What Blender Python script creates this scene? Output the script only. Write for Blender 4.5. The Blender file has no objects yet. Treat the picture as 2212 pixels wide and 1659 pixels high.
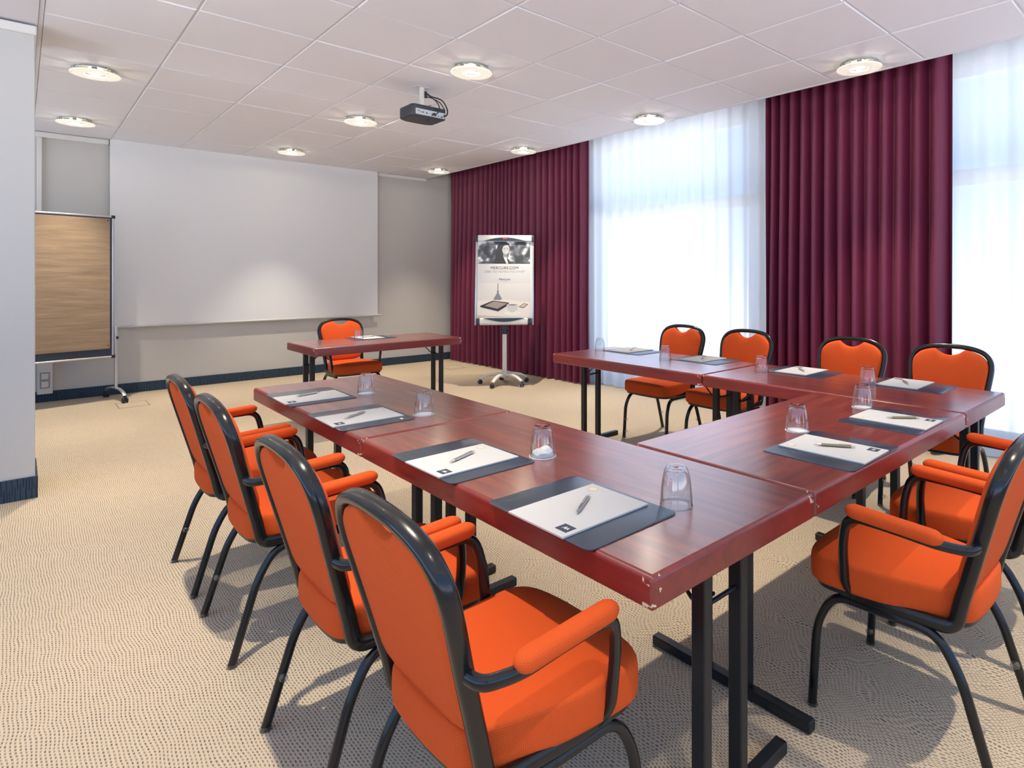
import bpy, bmesh, math, random
from mathutils import Vector, Matrix, noise
PI = math.pi
R = math.radians
random.seed(7)
scn = bpy.context.scene
C = scn.collection

# ------------------------------------------------------------------ camera, light, exposure
YAW = R(43.342)
cam_d = bpy.data.cameras.new('camera')
cam = bpy.data.objects.new('camera', cam_d)
C.objects.link(cam)
cam.location = (0, 0, 1.34)
cam.rotation_euler = (PI / 2, 0, -YAW)
cam_d.sensor_width = 36
cam_d.lens = 1301.7 / 2212 * 36
cam_d.shift_x = -(1270.1 - 1106) / 2212
cam_d.shift_y = -(829.5 - 596.0) / 2212
cam_d.clip_start = 0.02
scn.camera = cam

world = bpy.data.worlds.new('sky')
scn.world = world
world.use_nodes = True
wbg = world.node_tree.nodes['Background']
wnt = world.node_tree                      # ground glow below the horizon added to light the ceiling, blue sky above
wtc = wnt.nodes.new('ShaderNodeTexCoord'); wsep = wnt.nodes.new('ShaderNodeSeparateXYZ')
wmr = wnt.nodes.new('ShaderNodeMapRange'); wrp = wnt.nodes.new('ShaderNodeValToRGB')
wmr.inputs[1].default_value = -1; wmr.inputs[2].default_value = 1
wnt.links.new(wtc.outputs['Generated'], wsep.inputs[0]); wnt.links.new(wsep.outputs[2], wmr.inputs[0])
wnt.links.new(wmr.outputs[0], wrp.inputs[0]); wnt.links.new(wrp.outputs[0], wbg.inputs[0])
wrp.color_ramp.elements[0].position = 0.44; wrp.color_ramp.elements[0].color = (0.88, 0.91, 1.0, 1)
wrp.color_ramp.elements[1].position = 0.56; wrp.color_ramp.elements[1].color = (0.11, 0.22, 0.42, 1)
wbg.inputs[1].default_value = 5.0

scn.view_settings.view_transform = 'Standard'
scn.view_settings.look = 'None'
scn.view_settings.gamma = 1
scn.view_settings.use_curve_mapping = False
scn.view_settings.exposure = 0.0
try:
    scn.cycles.use_denoising = True
    scn.cycles.max_bounces = 8
    scn.cycles.diffuse_bounces = 4
    scn.cycles.glossy_bounces = 4
    scn.cycles.transmission_bounces = 8
    scn.cycles.transparent_max_bounces = 16
    scn.cycles.caustics_reflective = False
    scn.cycles.caustics_refractive = False
    scn.cycles.sample_clamp_indirect = 6
except Exception:
    pass

SPOT_W = 268.0
GLOW_W = 6.0
LAMP_COL = (1.0, 0.88, 0.69)

# ------------------------------------------------------------------ measures
CEIL = 2.868
ZT = 0.735           # table top
X0, Y0, TL, TW = 0.919, 0.785, 1.4156, 0.6936
YB = 8.63            # back wall
XC = 4.642           # ceiling edge
TILE = 0.649
TX0, TY0 = 0.099, 2.757

# ------------------------------------------------------------------ materials
def new_mat(name):
    m = bpy.data.materials.new(name)
    m.use_nodes = True
    nt = m.node_tree
    return m, nt, nt.nodes['Principled BSDF'], nt.nodes['Material Output']

def simple(name, col, rough=0.5, metal=0.0, bump=0.0, bscale=200, spec=0.5, coat=0.0, sheen=0.0, var=0.0, vscale=5):
    m, nt, b, out = new_mat(name)
    b.inputs['Base Color'].default_value = (*col, 1)
    b.inputs['Roughness'].default_value = rough
    b.inputs['Metallic'].default_value = metal
    b.inputs['Specular IOR Level'].default_value = spec
    b.inputs['Coat Weight'].default_value = coat
    b.inputs['Sheen Weight'].default_value = sheen
    tc = nt.nodes.new('ShaderNodeTexCoord')
    if var > 0:
        n = nt.nodes.new('ShaderNodeTexNoise')
        n.inputs['Scale'].default_value = vscale
        n.inputs['Detail'].default_value = 4
        nt.links.new(tc.outputs['Object'], n.inputs['Vector'])
        mx = nt.nodes.new('ShaderNodeMix'); mx.data_type = 'RGBA'
        mx.inputs[6].default_value = (*[c * (1 - var) for c in col], 1)
        mx.inputs[7].default_value = (*[min(1, c * (1 + var)) for c in col], 1)
        nt.links.new(n.outputs['Fac'], mx.inputs[0])
        nt.links.new(mx.outputs[2], b.inputs['Base Color'])
    if bump > 0:
        n = nt.nodes.new('ShaderNodeTexNoise')
        n.inputs['Scale'].default_value = bscale
        n.inputs['Detail'].default_value = 3
        nt.links.new(tc.outputs['Object'], n.inputs['Vector'])
        bp = nt.nodes.new('ShaderNodeBump')
        bp.inputs['Strength'].default_value = bump
        bp.inputs['Distance'].default_value = 0.002
        nt.links.new(n.outputs['Fac'], bp.inputs['Height'])
        nt.links.new(bp.outputs['Normal'], b.inputs['Normal'])
    return m

def math_node(nt, op, a, b=None, c=None):
    n = nt.nodes.new('ShaderNodeMath'); n.operation = op
    for i, v in enumerate((a, b, c)):
        if v is None: continue
        if isinstance(v, (int, float)): n.inputs[i].default_value = v
        else: nt.links.new(v, n.inputs[i])
    return n.outputs[0]

def ramp_node(nt, fac, stops):
    r = nt.nodes.new('ShaderNodeValToRGB')
    el = r.color_ramp.elements
    while len(el) < len(stops): el.new(0.5)
    for e, (p, c) in zip(el, stops):
        e.position = p; e.color = (*c, 1)
    nt.links.new(fac, r.inputs[0])
    return r.outputs[0]

def carpet_mat(name, light, dark, scale=1.0):
    m, nt, b, out = new_mat(name)
    tc = nt.nodes.new('ShaderNodeTexCoord')
    n = nt.nodes.new('ShaderNodeTexNoise')
    n.inputs['Scale'].default_value = 5.0; n.inputs['Detail'].default_value = 2
    nt.links.new(tc.outputs['Object'], n.inputs['Vector'])
    sub = nt.nodes.new('ShaderNodeVectorMath'); sub.operation = 'SUBTRACT'
    nt.links.new(n.outputs['Color'], sub.inputs[0]); sub.inputs[1].default_value = (0.5, 0.5, 0.5)
    sc = nt.nodes.new('ShaderNodeVectorMath'); sc.operation = 'SCALE'
    nt.links.new(sub.outputs[0], sc.inputs[0])
    sx = nt.nodes.new('ShaderNodeSeparateXYZ'); nt.links.new(tc.outputs['Object'], sx.inputs[0])
    wr = nt.nodes.new('ShaderNodeMapRange')            # the weave runs straighter towards the left of the room
    wr.inputs[1].default_value = 0.6; wr.inputs[2].default_value = 2.0; wr.inputs[3].default_value = 0.035; wr.inputs[4].default_value = 0.12
    nt.links.new(sx.outputs[0], wr.inputs[0]); nt.links.new(wr.outputs[0], sc.inputs[3])
    add = nt.nodes.new('ShaderNodeVectorMath'); add.operation = 'ADD'
    mpr = nt.nodes.new('ShaderNodeMapping'); mpr.inputs['Rotation'].default_value = (0, 0, PI / 2)
    nt.links.new(tc.outputs['Object'], mpr.inputs['Vector'])
    nt.links.new(mpr.outputs[0], add.inputs[0]); nt.links.new(sc.outputs[0], add.inputs[1])
    br = nt.nodes.new('ShaderNodeTexBrick')
    br.offset = 0.5
    br.inputs['Scale'].default_value = 1.0
    br.inputs['Brick Width'].default_value = 0.0165 * scale
    br.inputs['Row Height'].default_value = 0.0098 * scale
    br.inputs['Mortar Size'].default_value = 0.0034 * scale
    br.inputs['Mortar Smooth'].default_value = 0.25
    br.inputs['Color1'].default_value = (*dark, 1)
    br.inputs['Color2'].default_value = (*[0.55 * d + 0.45 * l for d, l in zip(dark, light)], 1)
    br.inputs['Mortar'].default_value = (*light, 1)
    nt.links.new(add.outputs[0], br.inputs['Vector'])
    nt.links.new(br.outputs['Color'], b.inputs['Base Color'])
    b.inputs['Roughness'].default_value = 0.95
    b.inputs['Specular IOR Level'].default_value = 0.1
    bp = nt.nodes.new('ShaderNodeBump'); bp.inputs['Strength'].default_value = 0.5
    bp.inputs['Distance'].default_value = 0.002
    nt.links.new(br.outputs['Fac'], bp.inputs['Height'])
    nt.links.new(bp.outputs['Normal'], b.inputs['Normal'])
    return m

def fabric_mat(name, col):
    m, nt, b, out = new_mat(name)
    tc = nt.nodes.new('ShaderNodeTexCoord')
    sep = nt.nodes.new('ShaderNodeSeparateXYZ')
    nt.links.new(tc.outputs['Object'], sep.inputs[0])
    nsep = nt.nodes.new('ShaderNodeSeparateXYZ')
    nt.links.new(tc.outputs['Normal'], nsep.inputs[0])
    k = 2 * PI / 0.0042
    h = None
    for ax in (0, 1, 2):
        s = math_node(nt, 'SINE', math_node(nt, 'MULTIPLY', sep.outputs[ax], k))
        w = math_node(nt, 'SUBTRACT', 1.0, math_node(nt, 'MULTIPLY', nsep.outputs[ax], nsep.outputs[ax]))
        s = math_node(nt, 'MULTIPLY', s, math_node(nt, 'POWER', w, 3.0))
        h = s if h is None else math_node(nt, 'ADD', h, s)
    fac = math_node(nt, 'MULTIPLY_ADD', h, 0.22, 0.5)
    col_o = ramp_node(nt, fac, [(0.1, tuple(c * 0.68 for c in col)), (0.65, col)])
    nt.links.new(col_o, b.inputs['Base Color'])
    b.inputs['Roughness'].default_value = 0.85
    b.inputs['Specular IOR Level'].default_value = 0.12
    b.inputs['Sheen Weight'].default_value = 0.05
    b.inputs['Sheen Tint'].default_value = (1.0, 0.45, 0.2, 1)
    bp = nt.nodes.new('ShaderNodeBump'); bp.inputs['Strength'].default_value = 0.35
    bp.inputs['Distance'].default_value = 0.001
    nt.links.new(fac, bp.inputs['Height'])
    nt.links.new(bp.outputs['Normal'], b.inputs['Normal'])
    return m

def wood_mat(name, stops, rough, coat, chips=False):
    m, nt, b, out = new_mat(name)
    tc = nt.nodes.new('ShaderNodeTexCoord')
    mp = nt.nodes.new('ShaderNodeMapping')
    mp.inputs['Scale'].default_value = (1.3, 14, 14)
    nt.links.new(tc.outputs['Object'], mp.inputs['Vector'])
    oi = nt.nodes.new('ShaderNodeObjectInfo')
    addv = nt.nodes.new('ShaderNodeVectorMath'); addv.operation = 'ADD'
    nt.links.new(mp.outputs[0], addv.inputs[0])
    mul = math_node(nt, 'MULTIPLY', oi.outputs['Random'], 37.0)
    nt.links.new(mul, addv.inputs[1])
    n = nt.nodes.new('ShaderNodeTexNoise')
    n.inputs['Scale'].default_value = 1.6; n.inputs['Detail'].default_value = 7
    n.inputs['Roughness'].default_value = 0.62; n.inputs['Distortion'].default_value = 0.7
    nt.links.new(addv.outputs[0], n.inputs['Vector'])
    col = ramp_node(nt, n.outputs['Fac'], stops)
    if chips:
        sep = nt.nodes.new('ShaderNodeSeparateXYZ')
        nt.links.new(tc.outputs['Object'], sep.inputs[0])
        ax = math_node(nt, 'ABSOLUTE', sep.outputs[0]); ay = math_node(nt, 'ABSOLUTE', sep.outputs[1])
        cx = math_node(nt, 'MULTIPLY', math_node(nt, 'GREATER_THAN', ax, TL / 2 - 0.03), math_node(nt, 'GREATER_THAN', ay, TW / 2 - 0.03))
        n2 = nt.nodes.new('ShaderNodeTexNoise'); n2.inputs['Scale'].default_value = 38
        n2.inputs['Detail'].default_value = 3
        nt.links.new(tc.outputs['Object'], n2.inputs['Vector'])
        wear = math_node(nt, 'MULTIPLY', cx, math_node(nt, 'GREATER_THAN', n2.outputs['Fac'], 0.62))
        n3 = nt.nodes.new('ShaderNodeTexNoise'); n3.inputs['Scale'].default_value = 25
        n3.inputs['Detail'].default_value = 6
        nt.links.new(tc.outputs['Object'], n3.inputs['Vector'])
        nick = math_node(nt, 'MULTIPLY', math_node(nt, 'GREATER_THAN', n3.outputs['Fac'], 0.77), 0.4)
        wear = math_node(nt, 'MAXIMUM', wear, nick)
        mx = nt.nodes.new('ShaderNodeMix'); mx.data_type = 'RGBA'
        nt.links.new(wear, mx.inputs[0]); nt.links.new(col, mx.inputs[6])
        mx.inputs[7].default_value = (0.62, 0.47, 0.30, 1)
        col = mx.outputs[2]
    nt.links.new(col, b.inputs['Base Color'])
    b.inputs['Roughness'].default_value = rough
    b.inputs['Coat Weight'].default_value = coat
    b.inputs['Coat Roughness'].default_value = 0.20
    b.inputs['Coat IOR'].default_value = 2.4
    return m

def sheer_mat(name):
    m, nt, b, out = new_mat(name)
    nt.nodes.remove(b)
    tl = nt.nodes.new('ShaderNodeBsdfTranslucent'); tl.inputs[0].default_value = (0.79, 0.82, 0.85, 1)
    df = nt.nodes.new('ShaderNodeBsdfDiffuse'); df.inputs[0].default_value = (0.79, 0.82, 0.85, 1)
    tr = nt.nodes.new('ShaderNodeBsdfTransparent'); tr.inputs[0].default_value = (0.97, 0.98, 1, 1)
    m1 = nt.nodes.new('ShaderNodeMixShader'); m1.inputs[0].default_value = 0.5
    nt.links.new(tl.outputs[0], m1.inputs[1]); nt.links.new(df.outputs[0], m1.inputs[2])
    m2 = nt.nodes.new('ShaderNodeMixShader')
    lw = nt.nodes.new('ShaderNodeLayerWeight'); lw.inputs[0].default_value = 0.5
    mr = nt.nodes.new('ShaderNodeMapRange')
    mr.inputs[1].default_value = 0.0; mr.inputs[2].default_value = 0.8; mr.inputs[3].default_value = 0.17; mr.inputs[4].default_value = 0.02
    nt.links.new(lw.outputs['Facing'], mr.inputs[0]); nt.links.new(mr.outputs[0], m2.inputs[0])
    nt.links.new(m1.outputs[0], m2.inputs[1]); nt.links.new(tr.outputs[0], m2.inputs[2])
    nt.links.new(m2.outputs[0], out.inputs[0])
    return m

def clear_mat(name, tint=(0.98, 0.985, 0.985), refl=0.95, base=0.07, edge=0.30):
    """thin clear material: see-through face on, reflecting and slightly darker towards the rim"""
    m, nt, b, out = new_mat(name)
    nt.nodes.remove(b)
    lw = nt.nodes.new('ShaderNodeLayerWeight'); lw.inputs[0].default_value = 0.5
    colr = ramp_node(nt, lw.outputs['Facing'], [(0.0, tint), (0.62, tint), (1.0, tuple(t * edge for t in tint))])
    tr = nt.nodes.new('ShaderNodeBsdfTransparent'); nt.links.new(colr, tr.inputs[0])
    gl = nt.nodes.new('ShaderNodeBsdfGlossy'); gl.inputs['Roughness'].default_value = 0.02
    f = math_node(nt, 'MULTIPLY_ADD', math_node(nt, 'POWER', lw.outputs['Facing'], 3.0), refl, base)
    mx = nt.nodes.new('ShaderNodeMixShader')
    nt.links.new(f, mx.inputs[0]); nt.links.new(tr.outputs[0], mx.inputs[1]); nt.links.new(gl.outputs[0], mx.inputs[2])
    nt.links.new(mx.outputs[0], out.inputs[0])
    return m

def emit_mat(name, col, strength, base=(0.9, 0.9, 0.85)):
    m, nt, b, out = new_mat(name)
    b.inputs['Base Color'].default_value = (*base, 1)
    b.inputs['Roughness'].default_value = 0.3
    b.inputs['Emission Color'].default_value = (*col, 1)
    b.inputs['Emission Strength'].default_value = strength
    return m

M = {}
M['carpet'] = carpet_mat('woven carpet', (0.585, 0.475, 0.345), (0.145, 0.135, 0.13))
M['navy_carpet'] = carpet_mat('navy skirting carpet', (0.05, 0.075, 0.11), (0.018, 0.028, 0.045), 1.2)
M['wall'] = simple('warm grey wall paint', (0.58, 0.575, 0.56), 0.9, bump=0.08, bscale=260, spec=0.2)
M['wall_trim'] = simple('white trim paint', (0.74, 0.73, 0.71), 0.7, spec=0.3)
M['ceiling'] = simple('mineral fibre ceiling tile', (0.80, 0.80, 0.85), 0.95, bump=0.25, bscale=420, spec=0.1, var=0.03, vscale=140)
M['ceil_grid'] = simple('ceiling grid paint', (0.72, 0.73, 0.77), 0.7, spec=0.3)
M['ceil_plain'] = simple('ceiling plaster', (0.73, 0.72, 0.77), 0.9, spec=0.2)
M['orange'] = fabric_mat('orange woven fabric', (0.72, 0.100, 0.020))
M['black_metal'] = simple('black enamelled tube', (0.006, 0.007, 0.009), 0.24, spec=0.42, coat=0.15)
M['table_metal'] = simple('black powder coated steel', (0.009, 0.011, 0.015), 0.40, spec=0.4)
M['wood'] = wood_mat('cherry wood laminate', [(0.25, (0.105, 0.017, 0.010)), (0.5, (0.225, 0.040, 0.020)), (0.75, (0.36, 0.085, 0.036))], 0.34, 1.0)
M['wood_edge'] = wood_mat('dark cherry edging', [(0.3, (0.150, 0.014, 0.012)), (0.7, (0.24, 0.024, 0.020))], 0.38, 0.12, chips=True)
M['leather'] = simple('navy leatherette', (0.016, 0.036, 0.064), 0.33, bump=0.1, bscale=600, spec=0.8, coat=0.3)
M['paper'] = simple('white paper', (0.56, 0.56, 0.56), 0.8, spec=0.2)
M['ink_navy'] = simple('navy print', (0.04, 0.05, 0.085), 0.6)
M['ink_black'] = simple('black print', (0.02, 0.02, 0.022), 0.6)
M['ink_grey'] = simple('pale grey print', (0.33, 0.34, 0.36), 0.6)
M['ink_tan'] = simple('tan print', (0.58, 0.47, 0.36), 0.6)
M['ink_red'] = simple('red print', (0.60, 0.03, 0.04), 0.4)
M['steel'] = simple('brushed steel', (0.55, 0.55, 0.53), 0.3, metal=1.0)
M['bronze'] = simple('bronze metal', (0.30, 0.26, 0.16), 0.35, metal=0.8)
M['glass'] = clear_mat('tumbler glass')
M['pane'] = clear_mat('window glass', (0.98, 0.99, 0.99), 0.5, 0.03, 0.9)
M['clear_plastic'] = clear_mat('clear plastic', (0.88, 0.90, 0.92), 0.7, 0.12, 0.7)
M['coaster'] = simple('white paper coaster', (0.86, 0.86, 0.85), 0.8)
M['burgundy'] = simple('burgundy curtain cloth', (0.155, 0.016, 0.052), 0.5, spec=0.4, sheen=0.04, bump=0.1, bscale=500)
M['sheer'] = sheer_mat('white voile')
M['screen'] = simple('projection screen cloth', (0.78, 0.80, 0.83), 0.8, spec=0.25)
M['screen_edge'] = simple('screen batten', (0.62, 0.61, 0.60), 0.4)
M['alu'] = simple('satin aluminium', (0.62, 0.64, 0.66), 0.32, metal=0.9)
M['kraft'] = None
M['dark_blue'] = simple('dark blue plastic', (0.022, 0.035, 0.06), 0.35)
M['black_plastic'] = simple('black plastic', (0.015, 0.016, 0.019), 0.4)
M['white_plastic'] = simple('white plastic', (0.72, 0.70, 0.66), 0.4)
M['cream_plastic'] = simple('cream enamel', (0.74, 0.71, 0.64), 0.35)
M['grey_plastic'] = simple('grey plastic', (0.30, 0.32, 0.36), 0.4)
M['proj_dark'] = simple('charcoal plastic', (0.022, 0.030, 0.044), 0.38)
M['proj_panel'] = simple('pale grey port panel', (0.42, 0.47, 0.53), 0.45)
M['frame_white'] = simple('window frame paint', (0.42, 0.44, 0.47), 0.4)
M['lamp_glass'] = emit_mat('lit frosted lamp glass', (1.0, 0.93, 0.78), 0.50, (0.85, 0.88, 0.8))
M['lamp_bulb'] = emit_mat('lamp bulb', (1.0, 0.88, 0.62), 14.0)
M['chrome'] = simple('polished chrome', (0.75, 0.74, 0.70), 0.15, metal=1.0)
M['lamp_slot'] = emit_mat('lit lamp housing', (1.0, 0.86, 0.58), 1.6)

def kraft_mat():
    m, nt, b, out = new_mat('brown kraft paper')
    tc = nt.nodes.new('ShaderNodeTexCoord')
    mp = nt.nodes.new('ShaderNodeMapping'); mp.inputs['Scale'].default_value = (2.2, 2, 16)
    nt.links.new(tc.outputs['Object'], mp.inputs['Vector'])
    n = nt.nodes.new('ShaderNodeTexNoise'); n.inputs['Scale'].default_value = 1.5
    n.inputs['Detail'].default_value = 4
    nt.links.new(mp.outputs[0], n.inputs['Vector'])
    col = ramp_node(nt, n.outputs['Fac'], [(0.3, (0.265, 0.188, 0.125)), (0.7, (0.335, 0.238, 0.155))])
    nt.links.new(col, b.inputs['Base Color'])
    b.inputs['Roughness'].default_value = 0.6
    bp = nt.nodes.new('ShaderNodeBump'); bp.inputs['Strength'].default_value = 0.35
    bp.inputs['Distance'].default_value = 0.01
    nt.links.new(n.outputs['Fac'], bp.inputs['Height'])
    nt.links.new(bp.outputs['Normal'], b.inputs['Normal'])
    return m
M['kraft'] = kraft_mat()

def bokeh_mat():
    m, nt, b, out = new_mat('black and white photo print')
    tc = nt.nodes.new('ShaderNodeTexCoord')
    n = nt.nodes.new('ShaderNodeTexNoise'); n.inputs['Scale'].default_value = 11
    n.inputs['Detail'].default_value = 1.5
    nt.links.new(tc.outputs['Object'], n.inputs['Vector'])
    col = ramp_node(nt, n.outputs['Fac'], [(0.42, (0.035, 0.04, 0.05)), (0.56, (0.14, 0.15, 0.18)), (0.68, (0.75, 0.77, 0.82))])
    nt.links.new(col, b.inputs['Base Color'])
    b.inputs['Roughness'].default_value = 0.5
    return m
M['bokeh'] = bokeh_mat()

# ------------------------------------------------------------------ mesh helpers
def obj(name, bm, mat, parent=None, smooth=True, angle=35, normals=True):
    if normals: bmesh.ops.recalc_face_normals(bm, faces=bm.faces)
    me = bpy.data.meshes.new(name)
    bm.to_mesh(me); bm.free()
    for mm in (mat if isinstance(mat, (list, tuple)) else [mat]):
        me.materials.append(mm)
    if smooth:
        me.shade_smooth()
        try: me.set_sharp_from_angle(angle=R(angle))
        except Exception: pass
    o = bpy.data.objects.new(name, me)
    C.objects.link(o)
    if parent is not None: o.parent = parent
    return o

def tag(o, label=None, cat=None, group=None, kind=None):
    if label: o['label'] = label
    if cat: o['category'] = cat
    if group: o['group'] = group
    if kind: o['kind'] = kind
    return o

def thing(name, label, cat, loc=(0, 0, 0), rz=0.0, group=None):
    o = bpy.data.objects.new(name, None); C.objects.link(o)
    o.location = loc; o.rotation_euler = (0, 0, rz)
    o.empty_display_size = 0.1
    return tag(o, label, cat, group)

def dup_tree(o, parent=None):
    c = o.copy(); C.objects.link(c)
    if parent is not None: c.parent = parent
    for ch in list(o.children): dup_tree(ch, c)
    return c

def struct(name, bm, mat, smooth=False, parent=None):
    o = obj(name, bm, mat, parent, smooth)
    if parent is None: o['kind'] = 'structure'
    return o

def box(bm, lo, hi, bevel=0.0, seg=2, mat=None):
    lo = Vector(lo); hi = Vector(hi)
    mi = Matrix.Translation((lo + hi) / 2) @ Matrix.Diagonal((*(hi - lo), 1))
    r = bmesh.ops.create_cube(bm, size=1.0, matrix=mi)
    vs = r['verts']
    fs = set(f for v in vs for f in v.link_faces)
    if bevel > 0:
        es = list(set(e for v in vs for e in v.link_edges))
        rb = bmesh.ops.bevel(bm, geom=es, offset=bevel, segments=seg, profile=0.5, affect='EDGES')
        fs = set(rb['faces']) | set(f for f in fs if f.is_valid)
    if mat is not None:
        for f in fs:
            if f.is_valid: f.material_index = mat
    return fs

def obox(bm, center, size, rot, bevel=0.0, seg=2):
    n0 = len(bm.verts)
    tmp = bmesh.new()
    s = Vector(size) / 2
    box(tmp, -s, s, bevel, seg)
    tmp.transform(Matrix.Translation(center) @ rot)
    me = bpy.data.meshes.new('tmp'); tmp.to_mesh(me); tmp.free()
    bm.from_mesh(me); bpy.data.meshes.remove(me)

def catmull(pts, n=6, closed=False):
    pts = [Vector(p) for p in pts]
    out = []
    L = len(pts)
    rng = range(L if closed else L - 1)
    for i in rng:
        if closed:
            p0, p1, p2, p3 = pts[(i - 1) % L], pts[i], pts[(i + 1) % L], pts[(i + 2) % L]
        else:
            p0 = pts[i - 1] if i > 0 else pts[0] * 2 - pts[1]
            p1, p2 = pts[i], pts[i + 1]
            p3 = pts[i + 2] if i + 2 < L else pts[-1] * 2 - pts[-2]
        for k in range(n):
            t = k / n
            out.append(0.5 * ((2 * p1) + (p2 - p0) * t + (2 * p0 - 5 * p1 + 4 * p2 - p3) * t * t + (3 * p1 - p0 - 3 * p2 + p3) * t ** 3))
    if not closed: out.append(pts[-1])
    return out

def fillet(pts, rad, n=6):
    pts = [Vector(p) for p in pts]
    out = [pts[0]]
    for i in range(1, len(pts) - 1):
        r = rad[i - 1] if isinstance(rad, (list, tuple)) else rad
        a, b, c = pts[i - 1], pts[i], pts[i + 1]
        d1 = (a - b); d2 = (c - b)
        l = min(r, d1.length * 0.48, d2.length * 0.48)
        p1 = b + d1.normalized() * l; p2 = b + d2.normalized() * l
        for k in range(n + 1):
            t = k / n
            out.append(p1 * (1 - t) ** 2 + b * 2 * t * (1 - t) + p2 * t * t)
    out.append(pts[-1])
    return out

def sweep(bm, path, prof, axis_fn=None, cap=True, scale_fn=None):
    """sweep a closed 2D profile (u,v) along path; axis_fn(i,p,t) gives the v direction"""
    path = [Vector(p) for p in path]
    n = len(path)
    rings = []
    prev = None
    for i, p in enumerate(path):
        t = (path[min(i + 1, n - 1)] - path[max(i - 1, 0)]).normalized()
        if axis_fn:
            v = axis_fn(i, p, t)
        else:
            if prev is None:
                v = Vector((0, 0, 1)) if abs(t.z) < 0.9 else Vector((0, 1, 0))
            else:
                v = prev
        v = (v - t * v.dot(t)).normalized()
        prev = v
        u = t.cross(v)
        s = scale_fn(i / (n - 1)) if scale_fn else 1.0
        rings.append([bm.verts.new(p + u * a * s + v * b * s) for a, b in prof])
    m = len(prof)
    for i in range(n - 1):
        for k in range(m):
            bm.faces.new((rings[i][k], rings[i][(k + 1) % m], rings[i + 1][(k + 1) % m], rings[i + 1][k]))
    if cap:
        bm.faces.new(list(reversed(rings[0]))); bm.faces.new(rings[-1])
    return rings

def circ(r, n=12):
    return [(r * math.cos(2 * PI * k / n), r * math.sin(2 * PI * k / n)) for k in range(n)]

def tube(bm, path, r, n=12, cap=True):
    return sweep(bm, path, circ(r, n), cap=cap)

def capsule_path_scale(t, e=0.12):
    d = min(t, 1 - t)
    if d >= e: return 1.0
    q = 1 - d / e
    return max(0.05, math.sqrt(max(0, 1 - q * q)))

def lathe(bm, prof, center=(0, 0, 0), n=32, axis='z', closed=False):
    c = Vector(center)
    rings = []
    for r, z in prof:
        if r < 1e-6:
            rings.append([bm.verts.new(c + Vector((0, 0, z)))])
        else:
            rings.append([bm.verts.new(c + Vector((r * math.cos(2 * PI * k / n), r * math.sin(2 * PI * k / n), z))) for k in range(n)])
    pairs = list(zip(rings, rings[1:]))
    if closed: pairs.append((rings[-1], rings[0]))
    for a, b in pairs:
        if len(a) == 1 and len(b) == 1: continue
        for k in range(n):
            k2 = (k + 1) % n
            if len(a) == 1: bm.faces.new((a[0], b[k], b[k2]))
            elif len(b) == 1: bm.faces.new((a[k], a[k2], b[0]))
            else: bm.faces.new((a[k], a[k2], b[k2], b[k]))

def prism(bm, pts2, z0, z1):
    """extrude a 2D polygon (x,y) from z0 to z1"""
    a = [bm.verts.new((x, y, z0)) for x, y in pts2]
    b = [bm.verts.new((x, y, z1)) for x, y in pts2]
    n = len(pts2)
    bm.faces.new(list(reversed(a))); bm.faces.new(b)
    for k in range(n):
        bm.faces.new((a[k], a[(k + 1) % n], b[(k + 1) % n], b[k]))

def rrect(w, h, r, n=5):
    out = []
    for cx, cy, a0 in ((w / 2 - r, h / 2 - r, 0), (-w / 2 + r, h / 2 - r, 90), (-w / 2 + r, -h / 2 + r, 180), (w / 2 - r, -h / 2 + r, 270)):
        for k in range(n + 1):
            a = R(a0 + 90 * k / n)
            out.append((cx + r * math.cos(a), cy + r * math.sin(a)))
    return out

def ellipse(cx, cy, rx, ry, n=24):
    return [(cx + rx * math.cos(2 * PI * k / n), cy + ry * math.sin(2 * PI * k / n)) for k in range(n)]

# ------------------------------------------------------------------ the room
XL, YF, XR = -2.2, -3.2, 5.42
bm = bmesh.new(); box(bm, (XL - .1, YF - .1, -0.1), (XR + .1, YB + .1, 0.0)); struct('floor', bm, M['carpet'])
bm = bmesh.new(); box(bm, (XL - .1, YB, 0), (XR + .1, YB + 0.12, 3.3)); struct('wall_back', bm, M['wall'])
FW = (-1.9, 5.1, 0.35, 2.82)          # unseen window opening added behind the camera for fill light
bm = bmesh.new()
for lo, hi in (((XL - .1, 0), (FW[0], 3.3)), ((FW[1], 0), (XR + .1, 3.3)), ((FW[0], 0), (FW[1], FW[2])), ((FW[0], FW[3]), (FW[1], 3.3))): box(bm, (lo[0], YF - .2, lo[1]), (hi[0], YF, hi[1]))
struct('wall_front', bm, M['wall'])
LWS = ((-2.8, 4.4), (5.9, 8.3))        # unseen window openings added in the far left wall for fill light
LZ = (0.35, 2.82)
bm = bmesh.new()
ys = [YF] + [v for w in LWS for v in w] + [YB]
for a, b in zip(ys[0::2], ys[1::2]): box(bm, (XL - .2, a, 0), (XL, b, 3.3))
for a, b in LWS: box(bm, (XL - .2, a, 0), (XL, b, LZ[0])); box(bm, (XL - .2, a, LZ[1]), (XL, b, 3.3))
struct('wall_far_left', bm, M['wall'])
bm = bmesh.new(); box(bm, (XL, 4.95, 0), (0.07, 5.42, CEIL - 0.02), 0.004, 1); struct('wall_left', bm, M['wall'])
bm = bmesh.new(); box(bm, (XL, 4.936, 0), (0.082, 5.434, 0.13), 0.003, 1); struct('baseboard_left', bm, M['navy_carpet'])
bm = bmesh.new(); box(bm, (XL, 4.925, CEIL - 0.075), (0.078, 5.44, CEIL - 0.021), 0.006, 1); struct('trim_1', bm, M['wall_trim'])
bm = bmesh.new(); box(bm, (XL, YB - 0.016, 0), (XR, YB, 0.112), 0.003, 1); struct('baseboard_back', bm, M['navy_carpet'])
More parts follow.
